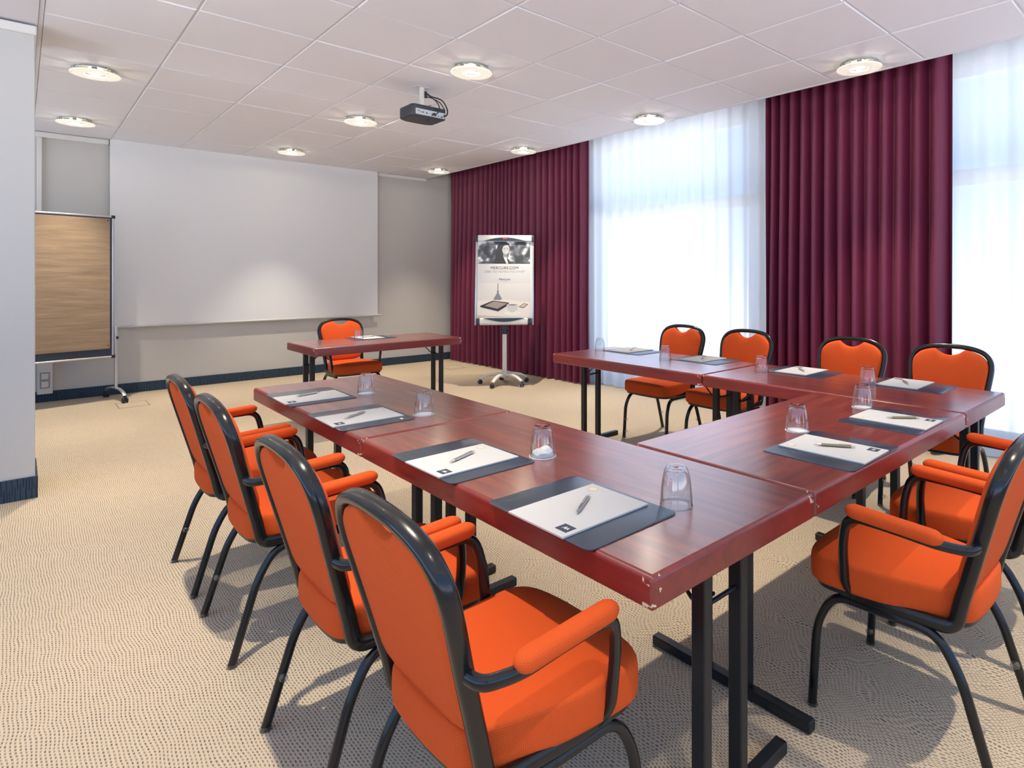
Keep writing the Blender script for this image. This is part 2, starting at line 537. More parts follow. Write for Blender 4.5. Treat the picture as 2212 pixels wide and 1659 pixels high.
bm = bmesh.new(); box(bm, (XL, YB - 0.03, CEIL - 0.06), (0.735, YB, CEIL), 0.006, 1); box(bm, (3.85, YB - 0.03, CEIL - 0.05), (XC, YB, CEIL), 0.006, 1); struct('trim_2', bm, M['wall_trim'])
bm = bmesh.new(); box(bm, (0.135, YB - 0.035, 0.112), (0.175, YB, CEIL - 0.06), 0.004, 1); struct('trim_3', bm, M['wall_trim'])

# ceiling: lay-in tiles in a grid
bm = bmesh.new()
g = 0.004
for i in range(0, 7):
    for j in range(-10, 10):
        xa, xb = TX0 + i * TILE + g, TX0 + (i + 1) * TILE - g
        ya, yb = TY0 + j * TILE + g, TY0 + (j + 1) * TILE - g
        ya = max(ya, YF); yb = min(yb, YB)
        if yb - ya < 0.05: continue
        dz = random.uniform(-0.0018, 0.0018)
        a = random.uniform(-0.0012, 0.0012)
        z = CEIL + dz
        v = []
        for zz in (0, 1):
            ins = 0.0 if zz else 0.006
            for (x, y) in ((xa + ins, ya + ins), (xb - ins, ya + ins), (xb - ins, yb - ins), (xa + ins, yb - ins)):
                v.append(bm.verts.new((x, y, z + zz * 0.010 + (a if x > (xa + xb) / 2 else -a))))
        bm.faces.new(v[0:4])
        for k in range(4): bm.faces.new((v[k], v[(k + 1) % 4], v[4 + (k + 1) % 4], v[4 + k]))
for f in bm.faces: f.material_index = 0
box(bm, (TX0, YF, CEIL + 0.007), (XC, YB, CEIL + 0.03), mat=1)
box(bm, (XL, YF, CEIL - 0.008), (TX0 - 0.018, YB, CEIL + 0.03), mat=2)
box(bm, (TX0 - 0.016, YF, CEIL - 0.002), (TX0 + 0.004, YB, CEIL + 0.03), mat=1)
box(bm, (XC - 0.004, YF, CEIL - 0.003), (XC + 0.02, YB, 3.2), mat=2)
box(bm, (XC + 0.02, YF, 3.16), (XR, YB, 3.24), mat=2)
o = struct('ceiling', bm, [M['ceiling'], M['ceil_grid'], M['ceil_plain']])

# window wall with two openings and its windows
WINS = [(3.02, 5.62), (-1.6, 1.62)]
bm = bmesh.new()
ys = [YF] + [v for w in sorted(WINS) for v in w] + [YB]
for a, b in zip(ys[0::2], ys[1::2]): box(bm, (XR, a, 0), (XR + 0.25, b, 3.24))
for a, b in WINS:
    box(bm, (XR, a, 3.0), (XR + 0.25, b, 3.24)); box(bm, (XR, a, 0), (XR + 0.25, b, 0.06))
struct('wall_right', bm, M['wall'])
for k, ((a, b), mull) in enumerate(zip(WINS, ((3.30,), (-0.55, 0.75)))):
    bm = bmesh.new()
    x1, x2 = XR + 0.06, XR + 0.13
    for (y1, y2) in ((a, a + 0.07), (b - 0.07, b)): box(bm, (x1, y1, 0.06), (x2, y2, 3.0), 0.004, 1)
    for (z1, z2) in ((0.06, 0.14), (2.92, 3.0), (2.06, 2.19)): box(bm, (x1, a, z1), (x2, b, z2), 0.004, 1)
    for y in mull: box(bm, (x1, y - 0.09, 0.06), (x2, y + 0.09, 3.0), 0.004, 1)
    w = struct('window_%d' % (k + 1), bm, M['frame_white'])
    bm = bmesh.new(); box(bm, (XR + 0.09, a + 0.05, 0.1), (XR + 0.10, b - 0.05, 2.96))
    obj('pane', bm, M['pane'], w, smooth=False)

bm = bmesh.new()
y1, y2 = YF - 0.14, YF - 0.07
for k in range(6):
    x = FW[0] + 0.03 + (FW[1] - FW[0] - 0.06) * k / 5; box(bm, (x - 0.03, y1, FW[2]), (x + 0.03, y2, FW[3]))
for z in (FW[2] + 0.03, FW[3] - 0.03): box(bm, (FW[0], y1, z - 0.03), (FW[1], y2, z + 0.03))
w = struct('window_3', bm, M['frame_white'])  # unseen window, added to brighten the room from behind the camera
bm = bmesh.new(); box(bm, (FW[0], YF - 0.11, FW[2]), (FW[1], YF - 0.10, FW[3])); obj('pane', bm, M['pane'], w, smooth=False)

x1, x2 = XL - 0.14, XL - 0.07
for q, (a, b) in enumerate(LWS):
    bm = bmesh.new()
    nm = 6 if q == 0 else 2
    for k in range(nm + 1):
        y = a + 0.03 + (b - a - 0.06) * k / nm; box(bm, (x1, y - 0.03, LZ[0]), (x2, y + 0.03, LZ[1]))
    for z in (LZ[0] + 0.03, LZ[1] - 0.03): box(bm, (x1, a, z - 0.03), (x2, b, z + 0.03))
    w = struct('window_%d' % (4 + q), bm, M['frame_white'])  # unseen left windows, added to brighten the room and its back corner
    bm = bmesh.new(); box(bm, (XL - 0.11, a, LZ[0]), (XL - 0.10, b, LZ[1])); obj('pane', bm, M['pane'], w, smooth=False)

# ------------------------------------------------------------------ curtains
def curtain(name, x, ya, yb, z0, z1, wave, amp, mat, seed, step=0.0065):
    rnd = random.Random(seed)
    n = int((yb - ya) / step)
    ph = 0; phs = []
    for i in range(n + 1):
        w = wave * (1 + 0.45 * noise.noise(Vector((i * step * 2.3, seed * 3.1, 0))))
        ph += 2 * PI * step / w
        phs.append(ph)
    nz = 14
    bm = bmesh.new()
    grid = []
    for r in range(nz + 1):
        t = r / nz
        z = z1 + (z0 - z1) * t
        row = []
        for i in range(n + 1):
            y = ya + (yb - ya) * i / n
            a = amp * (0.72 + 0.38 * t) * (1 + 0.5 * noise.noise(Vector((y * 3, seed, t * 0.8))))
            p = phs[i] + 0.55 * noise.noise(Vector((y * 2.2, t * 1.3, seed * 1.7)))
            s = math.sin(p)
            xx = x + a * (0.9 * s + 0.12 * math.sin(0.5 * p + 0.6)) + 0.02 * noise.noise(Vector((y * 0.8, t, seed + 9)))
            yy = y + 0.12 * a * math.cos(p) + 0.012 * (t - 0.5) * noise.noise(Vector((y * 1.5, 3, seed)))
            zz = z + (0.006 * noise.noise(Vector((y * 6, 0, seed))) if r == nz else 0)
            row.append(bm.verts.new((xx, yy, zz)))
        grid.append(row)
    for r in range(nz):
        for i in range(n):
            bm.faces.new((grid[r][i], grid[r][i + 1], grid[r + 1][i + 1], grid[r + 1][i]))
    o = obj(name, bm, mat, None, True, 80)
    return o

o = curtain('curtain', 5.05, 5.36, 8.57, 0.015, 3.1, 0.125, 0.066, M['burgundy'], 3)
tag(o, 'wide burgundy curtain in the far corner, behind the flip chart', 'curtain', 'burgundy curtains')
o = curtain('curtain', 5.05, 1.40, 2.93, 0.015, 3.1, 0.12, 0.066, M['burgundy'], 5)
tag(o, 'burgundy curtain hanging between the two white sheers, behind the chairs', 'curtain', 'burgundy curtains')
o = curtain('sheer_curtain', 5.22, 2.78, 5.62, 0.012, 3.1, 0.17, 0.026, M['sheer'], 11)
tag(o, 'white sheer curtain between the two burgundy curtains, window showing through', 'curtain', 'white sheer curtains')
o = curtain('sheer_curtain', 5.22, -1.7, 1.62, 0.012, 3.1, 0.19, 0.028, M['sheer'], 13)
tag(o, 'white sheer curtain at the right edge, past the second burgundy curtain', 'curtain', 'white sheer curtains')

# ------------------------------------------------------------------ ceiling lamps
def make_lamp():
    t = thing('ceiling_lamp', '', 'lamp', (0, 0, CEIL))
    bm = bmesh.new()
    lathe(bm, [(0.0, 0.004), (0.122, 0.004), (0.122, -0.012), (0.112, -0.012), (0.112, -0.004), (0, -0.004)], n=40)
    obj('housing', bm, M['chrome'], t)
    bm = bmesh.new()
    lathe(bm, [(0.125, -0.002), (0.125, -0.032), (0.119, -0.032), (0.119, -0.002)], n=40, closed=True)
    obj('rim', bm, M['clear_plastic'], t)
    for k in range(6):
        a = k * PI / 3 + 0.4
        bm = bmesh.new(); obox(bm, (0.115 * math.cos(a), 0.115 * math.sin(a), -0.018), (0.004, 0.034, 0.026), Matrix.Rotation(a, 4, 'Z'), 0.001, 1)
        obj('reflector', bm, M['chrome'], t)
    bm = bmesh.new()
    lathe(bm, [(0.064, -0.036), (0.147, -0.036), (0.150, -0.040), (0.147, -0.044), (0.064, -0.044)], n=48, closed=True)
    obj('glass_disc', bm, M['lamp_glass'], t)
    bm = bmesh.new()
    lathe(bm, [(0, -0.006), (0.045, -0.006), (0.03, -0.024), (0.012, -0.030), (0, -0.030)], n=24)
    obj('bulb', bm, M['lamp_bulb'], t)
    for k in range(3):
        a = k * 2 * PI / 3 + 1.0
        bm = bmesh.new(); lathe(bm, [(0.0, 0), (0.004, 0), (0.004, -0.047), (0, -0.048)], (0.135 * math.cos(a), 0.135 * math.sin(a), 0), n=8)
        obj('screw', bm, M['chrome'], t)
    return t

lamp_spots = [
    (0.41, 5.74, 'round glass ceiling lamp by the pillar, nearer of the two at the left'),
    (0.40, 7.70, 'round glass ceiling lamp above the brown pinboard, farther of the two at left'),
    (2.41, 3.80, 'round glass ceiling lamp just in front of the projector, largest of the middle row'),
    (2.41, 5.77, 'round glass ceiling lamp just behind the projector, second of the middle row'),
    (2.40, 7.78, 'round glass ceiling lamp close to the top of the projection screen'),
    (4.385, 1.81, 'round glass ceiling lamp at the burgundy curtain on the right'),
    (4.405, 3.81, 'round glass ceiling lamp in front of the middle white sheer curtain'),
    (4.40, 5.79, 'round glass ceiling lamp at the ceiling edge above the flip chart'),
    (4.38, 7.76, 'round glass ceiling lamp in the far right corner of the room'),
    (0.41, 3.80, 'round glass ceiling lamp over the far left armchairs, above the frame'),
    (0.41, 1.81, 'round glass ceiling lamp over the near left armchairs, above the frame'),
    (2.41, 1.81, 'round glass ceiling lamp over the cross table, above the frame'),
    (0.41, -0.18, 'round glass ceiling lamp left of the camera, behind it'),
    (2.41, -0.18, 'round glass ceiling lamp right of the camera, behind it'),
    (4.39, -0.18, 'round glass ceiling lamp near the window behind the camera'),
]
lamp0 = make_lamp()
lamps_made = []
sp_d = bpy.data.lights.new('lamp_beam', 'SPOT')
sp_d.energy = SPOT_W; sp_d.color = LAMP_COL; sp_d.spot_size = R(67); sp_d.spot_blend = 1.0; sp_d.shadow_soft_size = 0.022
gl_d = bpy.data.lights.new('lamp_glow', 'POINT')
gl_d.energy = GLOW_W; gl_d.color = LAMP_COL; gl_d.shadow_soft_size = 0.012
for k, (x, y, lab) in enumerate(lamp_spots):
    lamps_made.append(lamp0 if k == 0 else dup_tree(lamp0))
for t, (x, y, lab) in zip(lamps_made, lamp_spots):
    t.location = (x, y, CEIL)
    tag(t, lab, 'lamp', 'round ceiling lamps')
    for nm, dd, dz in (('lamp_beam', sp_d, -0.052), ('lamp_glow', gl_d, -0.032)):
        l = bpy.data.objects.new(nm, dd); C.objects.link(l)
        l.location = (0, 0, dz); l.parent = t

# ------------------------------------------------------------------ tables
def make_table():
    t = thing('conference_table', '', 'table')
    L, W = TL - 0.004, TW - 0.004
    th = 0.07
    bm = bmesh.new()
    box(bm, (-L / 2 + 0.012, -W / 2 + 0.012, ZT - 0.03), (L / 2 - 0.012, W / 2 - 0.012, ZT), 0.0005, 1)
    obj('tabletop', bm, M['wood'], t)
    # bullnose edging all round
    bm = bmesh.new()
    prof = []
    rr = 0.012
    for k in range(7):
        a = R(90 - 90 * k / 6)
        prof.append((-rr + rr * math.cos(a), -rr + rr * math.sin(a)))
    prof2 = [(p[0], p[1]) for p in prof] + [(0, -th + 0.006), (-0.006, -th), (-0.03, -th), (-0.03, -0.028), (-0.012, -0.028)]
    rings = []
    ring_pts = rrect(L, W, 0.010, 4)
    nrm = []
    for cx, cy, a0 in ((1, 1, 0), (-1, 1, 90), (-1, -1, 180), (1, -1, 270)):
        for k in range(5):
            a = R(a0 + 90 * k / 4); nrm.append((math.cos(a), math.sin(a), cx, cy))
    for (x, y), (nx, ny, cx, cy) in zip(ring_pts, nrm):
        ring = []
        for du, dz in prof2:
            if du >= -0.010: px, py = x + nx * du, y + ny * du
            else: px, py = cx * (L / 2 + du), cy * (W / 2 + du)
            ring.append(bm.verts.new((px, py, ZT + dz)))
        rings.append(ring)
    n = len(rings); m = len(prof2)
    for i in range(n):
        for k in range(m - 1):
            a, b, c, d = rings[i][k], rings[i][k + 1], rings[(i + 1) % n][k + 1], rings[(i + 1) % n][k]
            try: bm.faces.new((a, b, c, d))
            except ValueError: pass
    bmesh.ops.remove_doubles(bm, verts=bm.verts, dist=1e-5)
    obj('edge_band', bm, M['wood_edge'], t)
    bm = bmesh.new(); box(bm, (-L / 2 + 0.031, -W / 2 + 0.031, ZT - 0.058), (L / 2 - 0.031, W / 2 - 0.031, ZT - 0.032))
    obj('underside', bm, M['black_plastic'], t, False)
    for s in (-1, 1):
        fx = s * (L / 2 - 0.075)
        for q in (-1, 1):
            bm = bmesh.new(); box(bm, (fx - 0.02, q * 0.078 - 0.016, 0.035), (fx + 0.02, q * 0.078 + 0.016, ZT - 0.06), 0.003, 1)
            obj('leg', bm, M['table_metal'], t)
        bm = bmesh.new(); box(bm, (fx - 0.018, -0.30, 0.002), (fx + 0.018, 0.30, 0.036), 0.003, 1)
        obj('foot_bar', bm, M['table_metal'], t)
        bm = bmesh.new(); box(bm, (fx - 0.02, -0.26, ZT - 0.075), (fx + 0.02, 0.26, ZT - 0.055), 0.002, 1)
        obj('top_rail', bm, M['table_metal'], t)
        bm = bmesh.new()
        tube(bm, fillet([(fx - s * 0.02, 0, ZT - 0.19), (fx - s * 0.02, 0.078, ZT - 0.19), (fx - s * 0.16, 0.06, ZT - 0.062), (fx - s * 0.24, 0.06, ZT - 0.062)], 0.03, 5), 0.005, 8)
        tube(bm, [(fx, -0.078, ZT - 0.19), (fx, 0.078, ZT - 0.19)], 0.006, 8)
        obj('folding_brace', bm, M['table_metal'], t)
    return t

XM0 = X0 + TW            # cross table starts here
XR0 = XM0 + TL           # right row starts here
tables = [
    (X0 + TW / 2, Y0 + TL / 2, 90, 'near cherry conference table of the left row, its worn corner closest to the camera'),
    (X0 + TW / 2, Y0 + 1.5 * TL + 0.002, 90, 'far cherry conference table of the left row, towards the pinboard'),
    (XM0 + TL / 2, Y0 + TW / 2, 0, 'cherry cross table joining the left row to the window row'),
    (XR0 + TW / 2 + 0.002, Y0 + TL / 2, 90, 'near cherry table of the window row, at the right end of the cross table'),
    (XR0 + TW / 2 + 0.002, Y0 + 1.5 * TL + 0.002, 90, 'far cherry table of the window row, pointing at the flip chart'),
    (2.485, 5.55, 0.5, 'separate cherry table standing alone in front of the projection screen'),
]
tab0 = make_table()
for k, (x, y, a, lab) in enumerate(tables):
    t = tab0 if k == 0 else dup_tree(tab0)
    t.location = (x, y, 0); t.rotation_euler = (0, 0, R(a))
    tag(t, lab, 'table', 'cherry conference tables')

# ------------------------------------------------------------------ chairs
BZ0 = 0.46
LEAN = 0.268
def back_y(z): return -0.160 - LEAN * (z - BZ0)
NB = Vector((0, 1, LEAN)).normalized()
ARCH0 = [(0.186, 0.46), (0.193, 0.54), (0.204, 0.64), (0.216, 0.73), (0.2195, 0.785), (0.209, 0.830), (0.177, 0.866), (0.125, 0.886), (0.065, 0.895), (0.0, 0.897)]
def superell(a, b, n=14, e=2.6):
    out = []
    for k in range(n):
        t = 2 * PI * k / n
        c, s = math.cos(t), math.sin(t)
        out.append((a * math.copysign(abs(c) ** (2 / e), c), b * math.copysign(abs(s) ** (2 / e), s)))
    return out

def loft(bm, loops):
    vs = [[bm.verts.new(p) for p in lp] for lp in loops]
    n = len(vs[0])
    for a, b in zip(vs, vs[1:]):
        for k in range(n): bm.faces.new((a[k], a[(k + 1) % n], b[(k + 1) % n], b[k]))
    return vs

def make_chair(arms):
    dz = -0.008 if arms else 0.010          # the armless chairs stand a touch taller
    ARCH = [(x, z + dz * max(0, min(1, (z - 0.6) / 0.2))) for x, z in ARCH0]
    t = thing('armchair' if arms else 'banquet_chair', '', 'chair')
    # seat cushion
    half = [(0, 0.280), (0.10, 0.278), (0.188, 0.262), (0.229, 0.220), (0.233, 0.15), (0.220, 0.03), (0.190, -0.085), (0.172, -0.130), (0.162, -0.160), (0.132, -0.182), (0.07, -0.190), (0, -0.192)]
    pts = half + [(-x, y) for x, y in reversed(half[1:-1])]
    out = [(v.x, v.y) for v in catmull([(x, y, 0) for x, y in pts], 4, True)]
    def ring(sc, z, dome=0.0):
        r = []
        for x, y in out:
            px, py = x * sc, (y - 0.02) * sc + 0.02
            r.append((px, py, z + dome))
        return r
    bm = bmesh.new()
    zs = [(0.97, 0.392), (0.992, 0.397), (1.0, 0.406), (1.002, 0.43), (1.0, 0.455), (0.993, 0.467), (0.978, 0.475), (0.955, 0.479), (0.80, 0.484), (0.5, 0.487), (0.25, 0.488)]
    vs = loft(bm, [ring(s, z) for s, z in zs])
    bm.faces.new(list(reversed(vs[0]))); bm.faces.new(vs[-1])
    obj('seat', bm, M['orange'], t, True, 60)
    bm = bmesh.new()
    vs = loft(bm, [ring(0.93, 0.394), ring(0.95, 0.390), ring(0.94, 0.376)])
    bm.faces.new(list(reversed(vs[0]))); bm.faces.new(vs[-1])
    obj('seat_pan', bm, M['black_plastic'], t)
    # back + side rail frame: one continuous bullnose section
    side = lambda s: [(s * 0.205, 0.155, 0.383), (s * 0.202, 0.02, 0.383), (s * 0.192, -0.128, 0.385)]
    def half_path(s):
        lower = [Vector(p) for p in fillet(side(s) + [(s * 0.186, back_y(0.46) + 0.012, 0.40), (s * ARCH[0][0], back_y(0.47), 0.47)], [0.05, 0.03, 0.03], 5)]
        up = [Vector((s * x, back_y(z), z)) for x, z in ARCH[1:]]
        return lower, up
    lo, up = half_path(1)
    upc = catmull([lo[-1]] + up, 5)
    right = lo[:-1] + upc
    left = [Vector((-p.x, p.y, p.z)) for p in right]
    path = right + list(reversed(left[:-1]))
    def ax(i, p, tt):
        if p.z > 0.5: return NB
        v = tt.cross(Vector((1, 0, 0)))
        if v.dot(Vector((0, 1, 1))) < 0: v = -v
        return v
    bm = bmesh.new()
    sweep(bm, path, superell(0.0145, 0.0195), ax)
    obj('back_frame', bm, M['black_metal'], t, True, 50)
    # upholstered back, scooped at the top to leave a hand hole
    prof = catmull([(x, z, 0) for x, z in ARCH], 4)
    hp = []
    for p in prof:
        x, z = p.x - 0.0125, p.y
        if z > 0.80: z -= 0.0125 * min(1, (z - 0.80) / 0.06)
        x = max(0, x)
        if x < 0.078:
            z -= 0.042 * (1 - (x / 0.078) ** 2) ** 0.8
        hp.append((x, z))
    hp = [(x, z) for x, z in hp if z > 0.53]
    bottom = [(0.176, 0.512), (0.160, 0.494), (0.12, 0.483), (0.06, 0.478), (0, 0.476)]
    hp = list(reversed(bottom)) + hp
    outl = hp + [(-x, z) for x, z in reversed(hp[1:-1])]
    cz = 0.69
    def bring(sc, d, e=0.0):
        r = []
        for x, z in outl:
            zz = cz + (z - cz) * sc
            xx = x * sc
            p = Vector((xx, back_y(zz), zz)) + NB * d
            r.append(p)
        return r
    bm = bmesh.new()
    prf = [(0.3, -0.014), (0.8, -0.014), (0.97, -0.013), (0.995, -0.009), (1.0, 0.0), (0.998, 0.012), (0.985, 0.022), (0.96, 0.028), (0.90, 0.033), (0.75, 0.037), (0.5, 0.039), (0.2, 0.040)]
    vs = loft(bm, [bring(s, d) for s, d in prf])
    bm.faces.new(list(reversed(vs[0]))); bm.faces.new(vs[-1])
    obj('backrest', bm, M['orange'], t, True, 60)
    # legs
    for s in (-1, 1):
        bm = bmesh.new()
        tube(bm, fillet([(s * 0.205, 0.0, 0.362), (s * 0.208, 0.178, 0.362), (s * 0.220, 0.226, 0.27), (s * 0.225, 0.240, 0.006)], [0.07, 0.06], 6), 0.0135, 12)
        lg = obj('leg', bm, M['black_metal'], t)
        bm = bmesh.new(); lathe(bm, [(0, 0.0), (0.016, 0.0), (0.017, 0.006), (0.0155, 0.012), (0.014, 0.013), (0, 0.013)], (s * 0.225, 0.240, 0), 16)
        obj('foot_cap', bm, M['clear_plastic'], lg)
        for zz in (0.055, 0.15):
            bm = bmesh.new()
            lathe(bm, [(0, 0.016), (0.009, 0.0155), (0.012, 0.011), (0.012, 0.0), (0, 0.0)], n=14)
            bm.transform(Matrix.Translation((s * 0.223 - s * 0.0125, 0.236, zz)) @ Matrix.Rotation(-s * PI / 2, 4, 'Y'))
            obj('bumper', bm, M['clear_plastic'], lg)
        bm = bmesh.new()
        tube(bm, fillet([(s * 0.205, 0.0, 0.362), (s * 0.200, -0.105, 0.362), (s * 0.206, -0.165, 0.27), (s * 0.215, -0.247, 0.006)], [0.07, 0.06], 6), 0.0135, 12)
        lg = obj('leg', bm, M['black_metal'], t)
        bm = bmesh.new(); lathe(bm, [(0, 0.0), (0.016, 0.0), (0.017, 0.006), (0.0155, 0.012), (0.014, 0.013), (0, 0.013)], (s * 0.215, -0.247, 0), 16)
        obj('foot_cap', bm, M['clear_plastic'], lg)
        bm = bmesh.new()
        lathe(bm, [(0, 0.016), (0.009, 0.0155), (0.012, 0.011), (0.012, 0.0), (0, 0.0)], n=14)
        bm.transform(Matrix.Translation((s * 0.209 - s * 0.0125, -0.205, 0.145)) @ Matrix.Rotation(-s * PI / 2, 4, 'Y'))
        obj('bumper', bm, M['clear_plastic'], lg)
    bm = bmesh.new()
    tube(bm, [(-0.203, 0.11, 0.366), (0.203, 0.11, 0.366)], 0.010, 10); tube(bm, [(-0.200, -0.09, 0.366), (0.200, -0.09, 0.366)], 0.010, 10)
    obj('cross_bar', bm, M['black_metal'], t)
    if arms:
        for s in (-1, 1):
            bm = bmesh.new()
            pth = fillet([(s * 0.206, back_y(0.64), 0.632), (s * 0.245, back_y(0.64) + 0.012, 0.627), (s * 0.268, -0.13, 0.630), (s * 0.268, -0.02, 0.638), (s * 0.266, 0.112, 0.640), (s * 0.250, 0.134, 0.55), (s * 0.234, 0.134, 0.42), (s * 0.207, 0.12, 0.383)], [0.03, 0.05, 0.05, 0.05, 0.06, 0.045], 6)
            sweep(bm, pth, superell(0.0115, 0.0135, 12))
            af = obj('arm_frame', bm, M['black_metal'], t)
            bm = bmesh.new()
            p0, p1 = Vector((s * 0.268, -0.142, 0.645)), Vector((s * 0.267, 0.118, 0.658))
            N = 30
            pp = [p0.lerp(p1, 0.5 - 0.5 * math.cos(PI * k / N)) for k in range(N + 1)]
            sweep(bm, pp, superell(0.0235, 0.0205, 18, 2.3), lambda i, p, tt: Vector((0, 0, 1)), scale_fn=None)
            # round the two ends
            bm.verts.ensure_lookup_table()
            for i in range(N + 1):
                tt = (pp[i] - p0).length / (p1 - p0).length
                sc = capsule_path_scale(tt, 0.12)
                for q in range(18):
                    v = bm.verts[i * 18 + q]; v.co = pp[i] + (v.co - pp[i]) * sc
            obj('arm_pad', bm, M['orange'], af, True, 60)
    return t

arm0 = make_chair(True)
ban0 = make_chair(False)
arm_list = [
    (0.782, 1.135, -90, 'orange armchair at the left row closest to the camera, cut by the bottom edge'),
    (0.776, 1.732, -90, 'orange armchair of the left row, second from the camera'),
    (0.776, 2.552, -90, 'orange armchair of the left row, third from the camera'),
    (0.776, 3.170, -90, 'orange armchair of the left row farthest from the camera'),
    (2.03, 0.650, 0, 'orange armchair in the right foreground facing the cross table, nearer one'),
    (2.665, 0.642, 0, 'orange armchair at the right edge behind the foreground armchair, facing the cross table'),
    (2.425, 6.05, 181, 'orange armchair at the separate table in front of the projection screen'),
]
for k, (x, y, a, lab) in enumerate(arm_list):
    t = arm0 if k == 0 else dup_tree(arm0)
    t.location = (x, y, 0); t.rotation_euler = (0, 0, R(a))
    tag(t, lab, 'chair', 'orange armchairs')
ban_list = [
    (3.90, 3.215, 90, 'orange armless chair in front of the white sheer curtain, nearest the flip chart'),
    (3.90, 2.585, 90, 'orange armless chair at the window row where sheer and burgundy curtain meet'),
    (3.90, 1.765, 90, 'orange armless chair at the window row, wholly in front of the burgundy curtain'),
    (3.90, 1.165, 90, 'orange armless chair at the right end of the window row, rightmost backrest'),
]
for k, (x, y, a, lab) in enumerate(ban_list):
    t = ban0 if k == 0 else dup_tree(ban0)
    t.location = (x, y, 0); t.rotation_euler = (0, 0, R(a))
    tag(t, lab, 'chair', 'orange chairs along the window')

# ------------------------------------------------------------------ things on the tables
def make_mat():
    bm = bmesh.new()
    w, d = 0.398, 0.315
    loops = []
    for sc, z in ((0.0, 0.0), (0.0, 0.0022), (0.0025, 0.003)):
        loops.append([(x, y, z) for x, y in rrect(w - 2 * sc, d - 2 * sc, 0.022 - sc, 6)])
    vs = loft(bm, loops)
    bm.faces.new(list(reversed(vs[0]))); bm.faces.new(vs[-1])
    return obj('desk_mat', bm, M['leather'], None, True, 30)

def make_pad():
    t = thing('notepad', '', 'notepad')
    w, d = 0.21, 0.297
    bm = bmesh.new(); box(bm, (-w / 2, -d / 2, 0), (w / 2, d / 2, 0.005), 0.0006, 1)
    obj('sheet_stack', bm, M['paper'], t, False)
    z = 0.0053
    bm = bmesh.new(); prism(bm, [(0.052, -0.128), (0.092, -0.128), (0.092, -0.093), (0.052, -0.093)], 0.0050, z)
    lg = obj('logo', bm, M['ink_navy'], t, False)
    bm = bmesh.new()
    prism(bm, [(0.062, -0.116), (0.070, -0.102), (0.074, -0.109), (0.080, -0.104), (0.084, -0.116), (0.078, -0.113), (0.073, -0.117), (0.069, -0.112)], z, z + 0.0002)
    obj('emblem', bm, M['paper'], lg, False)
    bm = bmesh.new(); prism(bm, ellipse(-0.070, 0.118, 0.017, 0.017, 20), 0.0050, z)
    st = obj('stamp', bm, M['ink_tan'], t, False)
    bm = bmesh.new(); prism(bm, ellipse(-0.070, 0.118, 0.012, 0.012, 20), z, z + 0.0002)
    obj('stamp_centre', bm, simple('pale tan print', (0.70, 0.62, 0.52), 0.7), st, False)
    return t

def make_pen(mat_body, mat_trim):
    t = thing('pen', '', 'pen')
    def rod(pr):
        b = bmesh.new(); lathe(b, pr, n=14)
        b.transform(Matrix.Translation((0, 0, 0.0052)) @ Matrix.Rotation(PI / 2, 4, 'Y'))
        return b
    obj('barrel', rod([(0, -0.052), (0.0044, -0.052), (0.005, -0.02), (0.005, 0.045), (0, 0.045)]), mat_body, t)
    obj('tip', rod([(0, 0.045), (0.0046, 0.045), (0.0015, 0.064), (0.0008, 0.070), (0, 0.070)]), mat_trim, t)
    obj('button', rod([(0, -0.064), (0.0026, -0.064), (0.0026, -0.052), (0, -0.052)]), mat_trim, t)
    bm = bmesh.new(); box(bm, (-0.05, -0.0015, 0.0098), (-0.012, 0.0015, 0.0115), 0.0004, 1)
    obj('clip', bm, mat_trim, t)
    return t

def make_glass():
    t = thing('tumbler', '', 'glass')
    bm = bmesh.new()
    # upturned: mouth on the table, thick base on top
    lathe(bm, [(0.0415, 0.0), (0.0425, 0.002), (0.041, 0.03), (0.0375, 0.065), (0.0325, 0.088), (0.029, 0.097), (0.0265, 0.101), (0.018, 0.1015), (0.0175, 0.0985), (0, 0.0985)], n=36)
    lathe(bm, [(0.0415, 0.0), (0.0395, 0.003), (0.0385, 0.03), (0.0350, 0.063), (0.030, 0.082), (0.022, 0.0875), (0, 0.0885)], n=36)
    bmesh.ops.remove_doubles(bm, verts=bm.verts, dist=1e-5)
    obj('glass_body', bm, M['glass'], t, True, 40)
    bm = bmesh.new(); prism(bm, [(0.010 * math.cos(a), 0.010 * math.sin(a)) for a in (R(90), R(210), R(330))], 0.0988, 0.0992)
    obj('base_mark', bm, M['ink_red'], t, False)
    bm = bmesh.new(); lathe(bm, [(0.0405, 0.0012), (0.0425, 0.0026), (0.0435, 0.0008), (0.042, 0.0001)], n=36, closed=True)
    obj('rim', bm, M['clear_plastic'], t)
    return t

def make_coaster():
    bm = bmesh.new()
    n = 48
    a = [bm.verts.new(((0.0455 + 0.0012 * math.sin(12 * 2 * PI * k / n)) * math.cos(2 * PI * k / n), (0.0455 + 0.0012 * math.sin(12 * 2 * PI * k / n)) * math.sin(2 * PI * k / n), 0.0)) for k in range(n)]
    b = [bm.verts.new((v.co.x, v.co.y, 0.0014)) for v in a]
    bm.faces.new(list(reversed(a))); bm.faces.new(b)
    for k in range(n): bm.faces.new((a[k], a[(k + 1) % n], b[(k + 1) % n], b[k]))
    return obj('coaster', bm, M['coaster'], None, True, 30)

